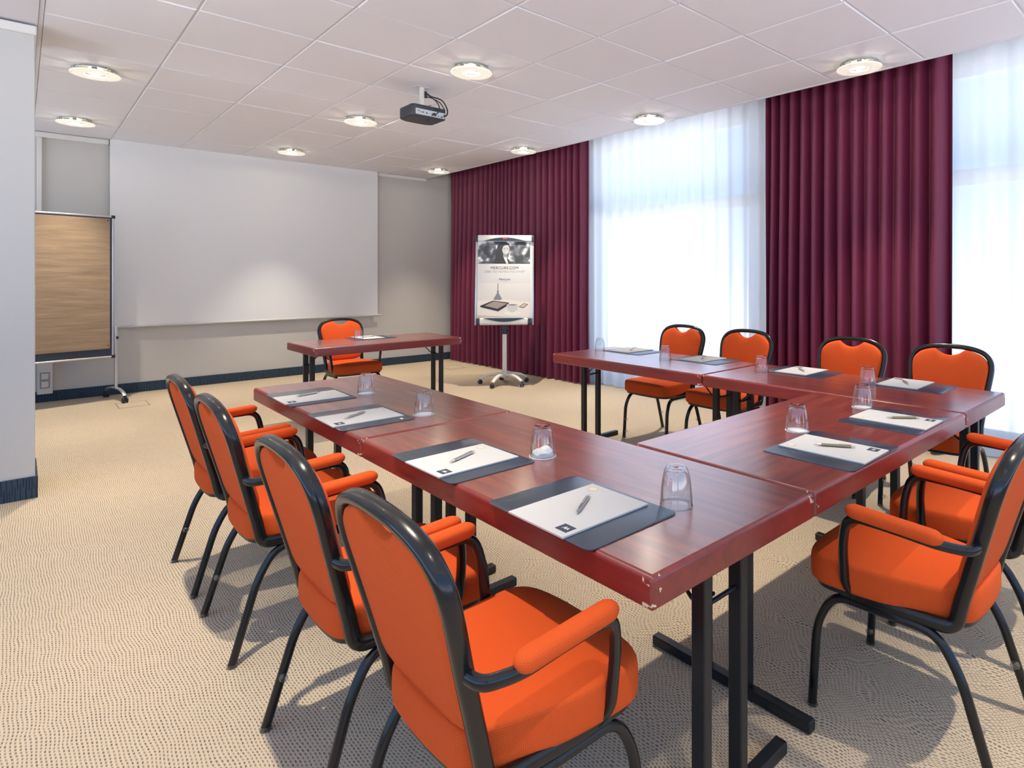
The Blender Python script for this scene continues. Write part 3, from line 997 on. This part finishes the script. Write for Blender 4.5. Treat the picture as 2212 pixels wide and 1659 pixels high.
# place settings: mat centre, facing angle (reader looks along +y of the mat), pad offset, pen ends, tumbler, coaster?
settings = [
    ('the far end of the left row', (1.066, 3.155), -90, (1.05, 3.105), ((1.02, 3.17), (1.115, 3.14)), (1.298, 3.04), True),
    ('the left row, second from its far end', (1.066, 2.550), -90, (1.052, 2.53), None, (1.287, 2.41), True),
    ('the left row, second from the camera', (1.066, 1.735), -90, (1.052, 1.71), None, (1.279, 1.577), True),
    ('the left row, nearest the camera', (1.063, 1.155), -90, (1.050, 1.145), None, (1.264, 0.999), False),
    ('the cross table, beside the left row', (2.062, 0.946), 0, (2.058, 0.94), None, (2.214, 1.153), True),
    ('the cross table, beside the window row', (2.675, 0.958), 0, (2.665, 0.95), None, (2.822, 1.15), True),
    ('the far end of the window row', (3.585, 3.27), 90, (3.595, 3.30), None, (3.428, 3.491), False),
    ('the window row, second from its far end', (3.585, 2.57), 90, (3.595, 2.60), None, (3.392, 2.781), False),
    ('the window row, third from its far end', (3.585, 1.83), 90, (3.595, 1.845), None, (3.408, 2.015), False),
    ('the right end of the window row', (3.585, 1.20), 90, (3.595, 1.23), None, (3.418, 1.363), False),
    ('the separate table by the screen', (2.50, 5.745), 180, (2.47, 5.74), None, (2.346, 5.66), False),
]
def ground(u, v, z):
    """point on the plane z that the photograph shows at pixel (u, v)"""
    r, d = (u - 1270.1) / 1301.7, (596.0 - v) / 1301.7
    c, s = math.cos(YAW), math.sin(YAW)
    X, Y = r * c + s, -r * s + c
    k = (z - 1.34) / d
    return X * k, Y * k
pen_px = [((692, 847), (638, 857)), ((743, 905), (792, 889)), ((970, 1000), (1027, 975)), ((1274, 1068), (1244, 1112)),
          ((1756, 960), (1853, 967)), ((1911, 902), (1991, 903.5)), ((1377, 753.5), (1370, 758.5)), ((1524, 770.5), (1518, 777.5)),
          ((1740, 795), (1738, 801)), ((1962, 819), (1978, 829)), ((812, 729), (785, 730.5))]
mat0, pad0 = make_mat(), make_pad()
pen_s, pen_b = make_pen(M['steel'], M['chrome']), make_pen(M['bronze'], M['steel'])
gl0, co0 = make_glass(), make_coaster()
n_s = n_b = n_c = 0
for k, (where, mc, ang, pc, _, gc, co) in enumerate(settings):
    m = mat0 if k == 0 else dup_tree(mat0)
    m.location = (*mc, ZT + 0.0003); m.rotation_euler = (0, 0, R(ang))
    tag(m, 'dark navy desk mat at ' + where, 'desk mat', 'navy desk mats')
    p = pad0 if k == 0 else dup_tree(pad0)
    p.location = (*pc, ZT + 0.0035); p.rotation_euler = (0, 0, R(ang) + R(random.uniform(-1.5, 1.5)))
    tag(p, 'white notepad on the desk mat at ' + where, 'notepad', 'white notepads')
    bronze = k in (4, 5)
    if bronze:
        q = pen_b if n_b == 0 else dup_tree(pen_b); n_b += 1
    else:
        q = pen_s if n_s == 0 else dup_tree(pen_s); n_s += 1
    (a, b) = pen_px[k]
    ax_, ay_ = ground(*a, ZT + 0.012); bx_, by_ = ground(*b, ZT + 0.012)
    ang_p = math.atan2(ay_ - by_, ax_ - bx_)
    px_, py_ = (ax_ + bx_) / 2, (ay_ + by_) / 2
    if k >= 6:
        px_, py_ = pc[0], pc[1]
        if k == 8: ang_p = R(43)
    q.location = (px_, py_, ZT + 0.0088); q.rotation_euler = (0, 0, ang_p)
    tag(q, ('bronze' if bronze else 'slim silver') + ' ballpoint pen on the notepad at ' + where, 'pen', 'ballpoint pens')
    g_ = gl0 if k == 0 else dup_tree(gl0)
    g_.location = (*gc, ZT + (0.0018 if co else 0.0003)); g_.rotation_euler = (0, 0, random.uniform(0, 6))
    tag(g_, 'upturned clear tumbler beside the desk mat at ' + where, 'glass', 'upturned tumblers')
    if co:
        c_ = co0 if n_c == 0 else dup_tree(co0); n_c += 1
        c_.location = (*gc, ZT + 0.0003)
        tag(c_, 'round white paper coaster under the tumbler at ' + where, 'coaster', 'white coasters')
# crumpled tissue inside the third tumbler
bm = bmesh.new()
lathe(bm, [(0, 0.004), (0.034, 0.002), (0.0345, 0.014), (0.022, 0.024), (0.008, 0.020), (0, 0.021)], n=28)
for v in bm.verts:
    if v.co.z > 0.01: v.co.z += 0.010 * noise.noise(v.co * 55) + 0.12 * v.co.x
o = obj('paper_napkin', bm, M['coaster'])
o.location = (1.279, 1.577, ZT + 0.0018)
tag(o, 'crumpled white paper showing inside the tumbler second from the camera', 'napkin')

# ------------------------------------------------------------------ projection screen
t = thing('projection_screen', 'large white projection screen pulled down on the back wall', 'screen', (2.285, YB - 0.06, 0))
bm = bmesh.new(); box(bm, (-1.548, -0.001, 0.775), (1.548, 0.001, CEIL + 0.004)); obj('screen_cloth', bm, M['screen'], t, False)
bm = bmesh.new(); tube(bm, [(-1.56, 0, 0.765), (1.60, 0, 0.765)], 0.012, 12); obj('bottom_bar', bm, M['screen_edge'], t)
bm = bmesh.new(); tube(bm, fillet([(1.45, 0.02, 0.765), (1.45, 0.03, 0.70), (1.48, 0.03, 0.665), (1.50, 0.03, 0.70)], 0.02), 0.004, 8); obj('pull_hook', bm, M['screen_edge'], t)

# ------------------------------------------------------------------ pinboard at the left
t = thing('pinboard', 'mobile pinboard covered with brown kraft paper, beside the pillar', 'pinboard', (0.735, 8.20, 0), R(12))
bw = 1.2
bm = bmesh.new(); box(bm, (-bw, 0.004, 0.48), (-0.015, 0.024, 1.965)); obj('board_panel', bm, M['dark_blue'], t, False)
bm = bmesh.new()
nx, nz = 24, 60
gr = [[bm.verts.new((-bw + 0.02 + (bw - 0.052) * i / nx, 0.0 - 0.0035 - 0.003 * noise.noise(Vector((i * 0.12, 0, j * 0.55))) , 0.565 + 1.385 * j / nz)) for i in range(nx + 1)] for j in range(nz + 1)]
for j in range(nz):
    for i in range(nx): bm.faces.new((gr[j][i], gr[j][i + 1], gr[j + 1][i + 1], gr[j + 1][i]))
kp = obj('kraft_paper', bm, M['kraft'], t, True, 80, False)
for pz in (0.60, 1.93):
    bm = bmesh.new(); lathe(bm, [(0, 0), (0.005, 0), (0.006, 0.003), (0.003, 0.008), (0, 0.009)], n=12)
    bm.transform(Matrix.Translation((-0.05, -0.006, pz)) @ Matrix.Rotation(PI / 2, 4, 'X')); obj('pin', bm, M['black_plastic'], kp)
bm = bmesh.new(); tube(bm, [(-bw, 0.012, 1.972), (0.0, 0.012, 1.972)], 0.013, 12); tube(bm, [(-bw, 0.012, 0.476), (0, 0.012, 0.476)], 0.013, 12)
tube(bm, [(-0.003, 0.012, 0.47), (-0.003, 0.012, 1.975)], 0.012, 12); tube(bm, [(-bw, 0.012, 0.47), (-bw, 0.012, 1.975)], 0.012, 12)
obj('frame', bm, M['alu'], t)
bm = bmesh.new()
for x in (-bw, 0):
    for z in (0.476, 1.972): box(bm, (x - 0.017, -0.004, z - 0.017), (x + 0.017, 0.028, z + 0.017), 0.005, 2)
obj('corner_piece', bm, M['black_plastic'], t)
for x in (0.026, -bw - 0.026):
    bm = bmesh.new(); box(bm, (x - 0.013, 0.0, 0.13), (x + 0.013, 0.026, 0.80), 0.003, 1)
    lg = obj('leg', bm, M['alu'], t)
    bm = bmesh.new(); box(bm, (x - 0.004, -0.012, 0.66), (x + 0.018, 0.0, 0.69), 0.004, 2); obj('knob', bm, M['black_plastic'], lg)
    bm = bmesh.new()
    sweep(bm, catmull([(x, -0.235, 0.072), (x, -0.2, 0.10), (x, -0.1, 0.128), (x, 0.012, 0.132), (x, 0.12, 0.128), (x, 0.26, 0.10), (x, 0.30, 0.072)], 5), superell(0.018, 0.010, 12), lambda i, p, tt: Vector((0, 0, 1)))
    ft = obj('foot', bm, M['alu'], t)
    for yy in (-0.235, 0.30):
        bm = bmesh.new()
        for dx in (-0.016, 0.016):
            b2 = bmesh.new(); lathe(b2, [(0, -0.01), (0.024, -0.01), (0.029, -0.005), (0.029, 0.005), (0.024, 0.01), (0, 0.01)], n=20)
            b2.transform(Matrix.Translation((x + dx, yy, 0.0292)) @ Matrix.Rotation(PI / 2, 4, 'Y'))
            me = bpy.data.meshes.new('tmp'); b2.to_mesh(me); b2.free(); bm.from_mesh(me); bpy.data.meshes.remove(me)
        box(bm, (x - 0.012, yy - 0.014, 0.03), (x + 0.012, yy + 0.014, 0.074), 0.004, 2)
        obj('caster', bm, M['black_plastic'], ft)

# wall socket unit under the board
t = thing('socket_unit', 'white double wall socket below the brown pinboard, by the skirting', 'socket', (0.197, YB, 0))
bm = bmesh.new(); box(bm, (-0.062, -0.055, 0.09), (0.062, -0.001, 0.55), 0.003, 1); obj('housing', bm, M['white_plastic'], t)
bm = bmesh.new(); box(bm, (-0.040, -0.062, 0.150), (0.040, -0.054, 0.320), 0.003, 1); fp = obj('face_plate', bm, M['grey_plastic'], t)
for z in (0.192, 0.278):
    bm = bmesh.new(); box(bm, (-0.028, -0.065, z - 0.03), (0.028, -0.061, z + 0.03), 0.002, 1); box(bm, (-0.014, -0.066, z + 0.006), (0.016, -0.0645, z + 0.018))
    obj('socket_insert', bm, M['cream_plastic'], fp)

# flush hatches in the carpet
bl = simple('hatch seam', (0.16, 0.13, 0.10), 0.8)
for (x, y, lab) in ((0.86, 7.83, 'flush floor socket hatch in the carpet in front of the pinboard'), (4.62, 7.79, 'flush floor socket hatch in the carpet by the far burgundy curtain')):
    t = thing('floor_hatch', lab, 'floor hatch', (x, y, 0), 0, 'flush floor hatches')
    bm = bmesh.new()
    w, d, q = 0.13, 0.16, 0.006
    for a, b in (((-w, -d), (w, -d + q)), ((-w, d - q), (w, d)), ((-w, -d), (-w + q, d)), ((w - q, -d), (w, d))): box(bm, (*a, -0.001), (*b, 0.0015))
    obj('seam_frame', bm, bl, t, False)
    bm = bmesh.new(); box(bm, (-w + q, -d + q, -0.001), (w - q, d - q, 0.001)); obj('lid', bm, M['carpet'], t, False)

# ------------------------------------------------------------------ projector
t = thing('projector', 'dark grey projector hanging from the ceiling on a white bracket', 'projector', (2.372, 4.475, CEIL))
pw, pd, ph = 0.145, 0.118, 0.048
pc = -0.222
bm = bmesh.new()
pl = catmull([(-pw + 0.02, -pd, 0), (pw, -pd, 0), (pw, pd - 0.02, 0), (0.06, pd + 0.012, 0), (-0.06, pd + 0.012, 0), (-pw, pd - 0.02, 0), (-pw, -pd + 0.02, 0)], 1, True)
base = [(-pw + 0.018, -pd), (pw, -pd), (pw, pd - 0.03), (pw - 0.05, pd), (-pw + 0.05, pd), (-pw, pd - 0.03), (-pw, -pd + 0.022)]
vs = loft(bm, [[(x * s, y * s, pc + z) for x, y in base] for s, z in ((0.94, -ph), (0.99, -ph + 0.006), (1, -ph + 0.014), (1, ph - 0.012), (0.97, ph - 0.003), (0.93, ph))])
bm.faces.new(list(reversed(vs[0]))); bm.faces.new(vs[-1])
body = obj('body', bm, M['proj_dark'], t, True, 25)
bm = bmesh.new(); box(bm, (-pw + 0.03, -pd - 0.002, pc - 0.034), (pw - 0.006, -pd + 0.004, pc + 0.012), 0.001, 1)
pp = obj('port_panel', bm, M['proj_panel'], t, False)
for (x, z, w, h) in ((-0.095, -0.006, 0.008, 0.008), (-0.080, -0.002, 0.006, 0.006), (-0.080, -0.014, 0.006, 0.006), (-0.055, -0.012, 0.020, 0.008), (-0.02, -0.014, 0.016, 0.008), (0.055, -0.02, 0.016, 0.010), (0.082, -0.022, 0.012, 0.006), (0.112, -0.024, 0.020, 0.008)):
    bm = bmesh.new(); box(bm, (x - w / 2, -pd - 0.0035, pc + z - h / 2), (x + w / 2, -pd - 0.0015, pc + z + h / 2)); obj('port', bm, M['black_plastic'], pp, False)
bm = bmesh.new(); lathe(bm, [(0, 0), (0.03, 0), (0.034, 0.012), (0.028, 0.02), (0.022, 0.012), (0, 0.008)], n=24)
bm.transform(Matrix.Translation((-0.06, pd - 0.004, pc - 0.005)) @ Matrix.Rotation(-PI / 2, 4, 'X')); obj('lens', bm, M['black_plastic'], t)
bm = bmesh.new(); lathe(bm, [(0, -0.012), (0.014, -0.012), (0.014, 0), (0, 0)], (0.02, -0.06, pc - ph), 16); obj('adjuster_foot', bm, M['proj_dark'], t)
bm = bmesh.new(); box(bm, (-0.06, -0.03, -0.004), (0.06, 0.03, 0.0), 0.001, 1); obj('ceiling_plate', bm, M['white_plastic'], t)
bm = bmesh.new(); box(bm, (-0.016, -0.012, pc + ph + 0.018), (0.016, 0.012, -0.002), 0.002, 1); obj('pole', bm, M['white_plastic'], t)
bm = bmesh.new()
lathe(bm, [(0, 0), (0.035, 0), (0.035, 0.012), (0.02, 0.02), (0, 0.02)], (0, 0, pc + ph + 0.008), 20)
for a in (0.5, 1.8, 3.4, 4.9):
    d = Vector((math.cos(a), math.sin(a), 0))
    obox(bm, d * 0.07 + Vector((0, 0, pc + ph + 0.010)), (0.12, 0.012, 0.004), Matrix.Rotation(a, 4, 'Z'))
    tube(bm, [d * 0.125 + Vector((0, 0, pc + ph - 0.002)), d * 0.125 + Vector((0, 0, pc + ph + 0.03))], 0.003, 8)
obj('bracket', bm, M['alu'], t)
for r_, pts in ((0.0055, [(0.028, -0.02, -0.045), (0.06, -0.05, -0.075), (0.13, -0.09, -0.10), (0.16, -0.12, -0.17), (0.15, -0.135, -0.225), (0.125, -0.122, -0.235)]),
                (0.0045, [(0.028, -0.02, -0.075), (0.06, -0.07, -0.095), (0.08, -0.115, -0.14), (0.075, -0.15, -0.20), (0.05, -0.15, -0.235), (0.03, -0.122, -0.240)]),
                (0.004, [(0.028, -0.015, -0.05), (0.07, -0.045, -0.085), (0.12, -0.08, -0.12), (0.145, -0.11, -0.18), (0.135, -0.118, -0.20)])):
    bm = bmesh.new(); tube(bm, catmull(pts, 6), r_, 8); obj('cable', bm, M['black_plastic'], t)
bm = bmesh.new(); tube(bm, [(0.024, -0.018, -0.035), (0.026, -0.018, -0.085)], 0.011, 10); tube(bm, [(0.03, -0.118, -0.240), (0.03, -0.150, -0.238)], 0.008, 8)
obj('cable_grip', bm, M['black_plastic'], t)

# ------------------------------------------------------------------ flip chart
FA = -YAW + R(5)
t = thing('flip_chart', 'white flip chart on a wheeled stand in front of the burgundy curtain', 'flip chart', (4.366, 6.13, 0), FA)
LEANF = R(8.5)
TB = Matrix.Translation((0, -0.055, 0.735)) @ Matrix.Rotation(-LEANF, 4, 'X')     # board frame: x right, z up, -y towards viewer
def fobj(name, bm, mat, parent=None, smooth=False):
    bm.transform(TB)
    return obj(name, bm, mat, parent or t, smooth)
BWF, BHF = 0.35, 1.12
bm = bmesh.new(); box(bm, (-BWF, -0.012, 0.03), (BWF, 0.010, BHF), 0.004, 1); board = fobj('board', bm, M['white_plastic'])
bm = bmesh.new()
for s in (-1, 1): box(bm, (s * BWF - 0.010, -0.016, 0.0), (s * BWF + 0.010, 0.014, BHF - 0.02), 0.004, 2)
fobj('side_rail', bm, M['alu'], None, True)
bm = bmesh.new(); box(bm, (-0.335, -0.040, 1.045), (0.335, 0.012, 1.122), 0.010, 3); clampb = fobj('clamp_bar', bm, M['cream_plastic'], None, True)
def arc(w, h, z, up, n=20):
    s = 1 if up else -1
    return [(w * (k / n - 0.5), z + s * h * math.sin(PI * k / n)) for k in range(n + 1)]
def plate(name, pts_xz, y0, y1, mat, parent):
    b = bmesh.new(); prism(b, pts_xz, y0, y1)
    b.transform(Matrix.Rotation(PI / 2, 4, 'X'))      # (x, y, z) -> (x, -z, y): y0..y1 become distance in front
    return fobj(name, b, mat, parent)
plate('clamp_inset', arc(0.52, 0.045, 1.047, True), 0.038, 0.0425, M['dark_blue'], clampb)
plate('clamp_badge', [(-0.026, 1.070), (0.026, 1.070), (0.026, 1.086), (-0.026, 1.086)], 0.042, 0.044, M['ink_red'], clampb)
bm = bmesh.new()
for s in (-1, 1): box(bm, (s * 0.349 - 0.016, -0.042, 1.040), (s * 0.349 + 0.016, 0.014, 1.118), 0.006, 2)
fobj('end_cap', bm, M['dark_blue'], None, True)
bm = bmesh.new(); box(bm, (-0.30, -0.085, 0.0), (0.29, 0.0, 0.082), 0.018, 4); tray = fobj('pen_tray', bm, M['cream_plastic'], None, True)
plate('tray_inset', arc(0.50, 0.046, 0.080, False), 0.083, 0.088, M['dark_blue'], tray)
bm = bmesh.new()
for s in (-1, 1): box(bm, (s * 0.315 - 0.020, -0.080, 0.004), (s * 0.315 + 0.020, 0.01, 0.080), 0.010, 3)
fobj('tray_end', bm, M['dark_blue'], None, True)
# poster sheet and what is printed on it
PB, PT = 0.085, 1.046
bm = bmesh.new(); box(bm, (-0.335, -0.020, PB), (0.318, -0.0125, PT)); poster = fobj('poster', bm, M['paper'])
def ink(name, pts, lvl, mat): return plate(name, pts, 0.0205 + 0.0004 * lvl - 0.0006, 0.0205 + 0.0004 * lvl, mat, poster)
px0, px1 = -0.330, 0.314
grey1 = simple('grey skin print', (0.36, 0.37, 0.39), 0.5); grey2 = simple('dark print', (0.025, 0.027, 0.033), 0.5)
grey3 = simple('mid grey print', (0.20, 0.21, 0.23), 0.5)
ink('portrait_photo', [(px0, 0.762), (px1, 0.762), (px1, 1.043), (px0, 1.043)], 1, M['bokeh'])
ink('portrait_hair', [(v.x, v.y) for v in catmull([(-0.115, 0.80, 0), (-0.10, 0.92, 0), (-0.085, 1.00, 0), (-0.02, 1.035, 0), (0.045, 1.02, 0), (0.06, 0.96, 0), (0.03, 0.90, 0), (-0.01, 0.84, 0), (-0.05, 0.79, 0)], 4, True)], 2, grey2)
ink('portrait_jacket', [(-0.14, 0.764), (-0.12, 0.81), (-0.07, 0.86), (0.0, 0.845), (0.045, 0.82), (0.075, 0.764)], 3, grey2)
ink('portrait_shirt', [(-0.015, 0.845), (0.018, 0.850), (0.045, 0.764), (0.02, 0.764)], 4, M['paper'])
ink('portrait_neck', [(-0.02, 0.845), (0.028, 0.845), (0.03, 0.89), (-0.02, 0.91)], 5, grey3)
ink('portrait_face', ellipse(0.012, 0.945, 0.046, 0.066, 24), 6, grey1)
ink('portrait_fringe', [(v.x, v.y) for v in catmull([(-0.05, 0.95, 0), (-0.03, 1.00, 0), (0.02, 1.028, 0), (0.06, 1.0, 0), (0.03, 0.998, 0), (-0.015, 0.985, 0), (-0.035, 0.93, 0)], 4, True)], 7, grey2)
for ex in (-0.006, 0.034): ink('portrait_eye', ellipse(ex, 0.955, 0.008, 0.004, 12), 7, grey2)
ink('portrait_mouth', ellipse(0.020, 0.910, 0.017, 0.0055, 14), 7, M['paper'])
ink('portrait_nose', [(0.016, 0.94), (0.021, 0.926), (0.012, 0.926)], 7, grey3)
def text(name, body, x, z, size, mat, lvl=2, spacing=1.0):
    cu = bpy.data.curves.new(name, 'FONT'); cu.body = body; cu.size = size; cu.align_x = 'CENTER'; cu.align_y = 'CENTER'
    cu.extrude = 0.0002; cu.space_character = spacing
    tmp = bpy.data.objects.new('tmp_text', cu); C.objects.link(tmp)
    dg = bpy.context.evaluated_depsgraph_get()
    me = bpy.data.meshes.new_from_object(tmp.evaluated_get(dg))
    bpy.data.objects.remove(tmp)
    b = bmesh.new(); b.from_mesh(me); bpy.data.meshes.remove(me)
    b.transform(Matrix.Translation((x, -(0.0206 + 0.0002 * lvl), z)) @ Matrix.Rotation(PI / 2, 4, 'X'))
    return fobj(name, b, mat, poster)
text('headline_text', 'MERCURE.COM', 0.0, 0.708, 0.048, M['ink_black'], 2, 1.05)
text('subline_text', 'ÜBER 750 HOTELS WELTWEIT', 0.0, 0.662, 0.038, M['ink_grey'])
text('logo_text', 'Mercure', 0.0, 0.566, 0.040, M['ink_black'])
text('logo_subtext', 'HOTELS', 0.0, 0.540, 0.012, M['ink_grey'])
wallp = simple('pale wall print', (0.62, 0.60, 0.57), 0.5); deskp = simple('pale desk print', (0.74, 0.68, 0.61), 0.5)
ink('still_life_photo', [(px0, 0.095), (px1, 0.095), (px1, 0.515), (px0, 0.515)], 1, wallp)
ink('printed_desk', [(px0, 0.12), (px1, 0.095), (px1, 0.28), (0.02, 0.315), (px0, 0.30)], 2, deskp)
ink('printed_desk_edge', [(px0, 0.098), (-0.18, 0.098), (px1 - 0.2, 0.095), (-0.15, 0.112), (px0, 0.125)], 3, M['ink_tan'])
ink('printed_cord', [(-0.084, 0.40), (-0.078, 0.40), (-0.078, 0.515), (-0.084, 0.515)], 3, grey2)
ink('printed_lamp', [(-0.135, 0.318), (-0.12, 0.308), (-0.045, 0.308), (-0.03, 0.322), (-0.072, 0.398), (-0.070, 0.425), (-0.092, 0.425), (-0.090, 0.398)], 3, grey3)
ink('printed_tablet', [(-0.295, 0.238), (-0.29, 0.22), (-0.075, 0.168), (0.02, 0.225), (0.06, 0.275), (-0.14, 0.302)], 4, grey2)
ink('printed_tablet_screen', [(-0.24, 0.238), (-0.085, 0.200), (0.035, 0.265), (-0.13, 0.293)], 5, simple('brown print', (0.34, 0.27, 0.23), 0.5))
ink('printed_saucer', ellipse(0.10, 0.148, 0.105, 0.030, 24), 4, simple('light saucer print', (0.78, 0.76, 0.70), 0.5))
ink('printed_cup', [(v.x, v.y) for v in catmull([(0.03, 0.25, 0), (0.10, 0.258, 0), (0.165, 0.25, 0), (0.155, 0.19, 0), (0.10, 0.155, 0), (0.045, 0.185, 0)], 4, True)], 5, M['paper'])
ink('printed_coffee', ellipse(0.098, 0.247, 0.05, 0.006, 18), 6, simple('coffee print', (0.16, 0.10, 0.07), 0.5))
ink('printed_phone', [(0.175, 0.222), (0.235, 0.208), (0.292, 0.255), (0.24, 0.268)], 4, grey2)
ink('printed_phone_screen', [(0.19, 0.226), (0.235, 0.216), (0.28, 0.254), (0.24, 0.262)], 5, M['ink_tan'])
# post and wheeled base
bm = bmesh.new(); box(bm, (-0.027, -0.014, 0.12), (0.027, 0.034, 0.70), 0.008, 3); obj('post', bm, M['cream_plastic'], t)
bm = bmesh.new(); box(bm, (-0.028, -0.022, 0.62), (0.028, 0.038, 0.75), 0.008, 2); kn = obj('clamp_collar', bm, M['dark_blue'], t)
bm = bmesh.new(); tube(bm, [(0.028, 0.008, 0.66), (0.052, 0.008, 0.665)], 0.010, 10); obj('knob', bm, M['black_plastic'], kn)
bm = bmesh.new(); lathe(bm, [(0, 0.085), (0.045, 0.085), (0.05, 0.105), (0.045, 0.135), (0.03, 0.15), (0, 0.15)], (0, 0.008, 0), 24); obj('base_hub', bm, M['cream_plastic'], t)
for k in range(5):
    a = -PI / 2 + R(10) + (k + 0.5) * 2 * PI / 5
    d = Vector((math.cos(a), math.sin(a), 0)); c0 = Vector((0, 0.008, 0))
    bm = bmesh.new()
    pth = catmull([c0 + d * 0.02 + Vector((0, 0, 0.118)), c0 + d * 0.12 + Vector((0, 0, 0.125)), c0 + d * 0.22 + Vector((0, 0, 0.105)), c0 + d * 0.30 + Vector((0, 0, 0.066))], 6)
    sweep(bm, pth, superell(0.030, 0.019, 12), lambda i, p, tt: Vector((0, 0, 1)), scale_fn=lambda q: 1.1 - 0.35 * q)
    bl_ = obj('base_leg', bm, M['cream_plastic'], t)
    bm = bmesh.new()
    cc = c0 + d * 0.305
    for q in (-0.013, 0.013):
        b2 = bmesh.new(); lathe(b2, [(0, -0.009), (0.021, -0.009), (0.025, -0.004), (0.025, 0.004), (0.021, 0.009), (0, 0.009)], n=18)
        b2.transform(Matrix.Translation(cc + Vector((0, 0, 0.0252))) @ Matrix.Rotation(a + 0.9, 4, 'Z') @ Matrix.Translation((q, 0, 0)) @ Matrix.Rotation(PI / 2, 4, 'Y'))
        me = bpy.data.meshes.new('tmp'); b2.to_mesh(me); b2.free(); bm.from_mesh(me); bpy.data.meshes.remove(me)
    obox(bm, cc + Vector((0, 0, 0.042)), (0.020, 0.024, 0.036), Matrix.Rotation(a + 0.9, 4, 'Z'), 0.004, 2)
    obj('caster', bm, M['dark_blue'], bl_)
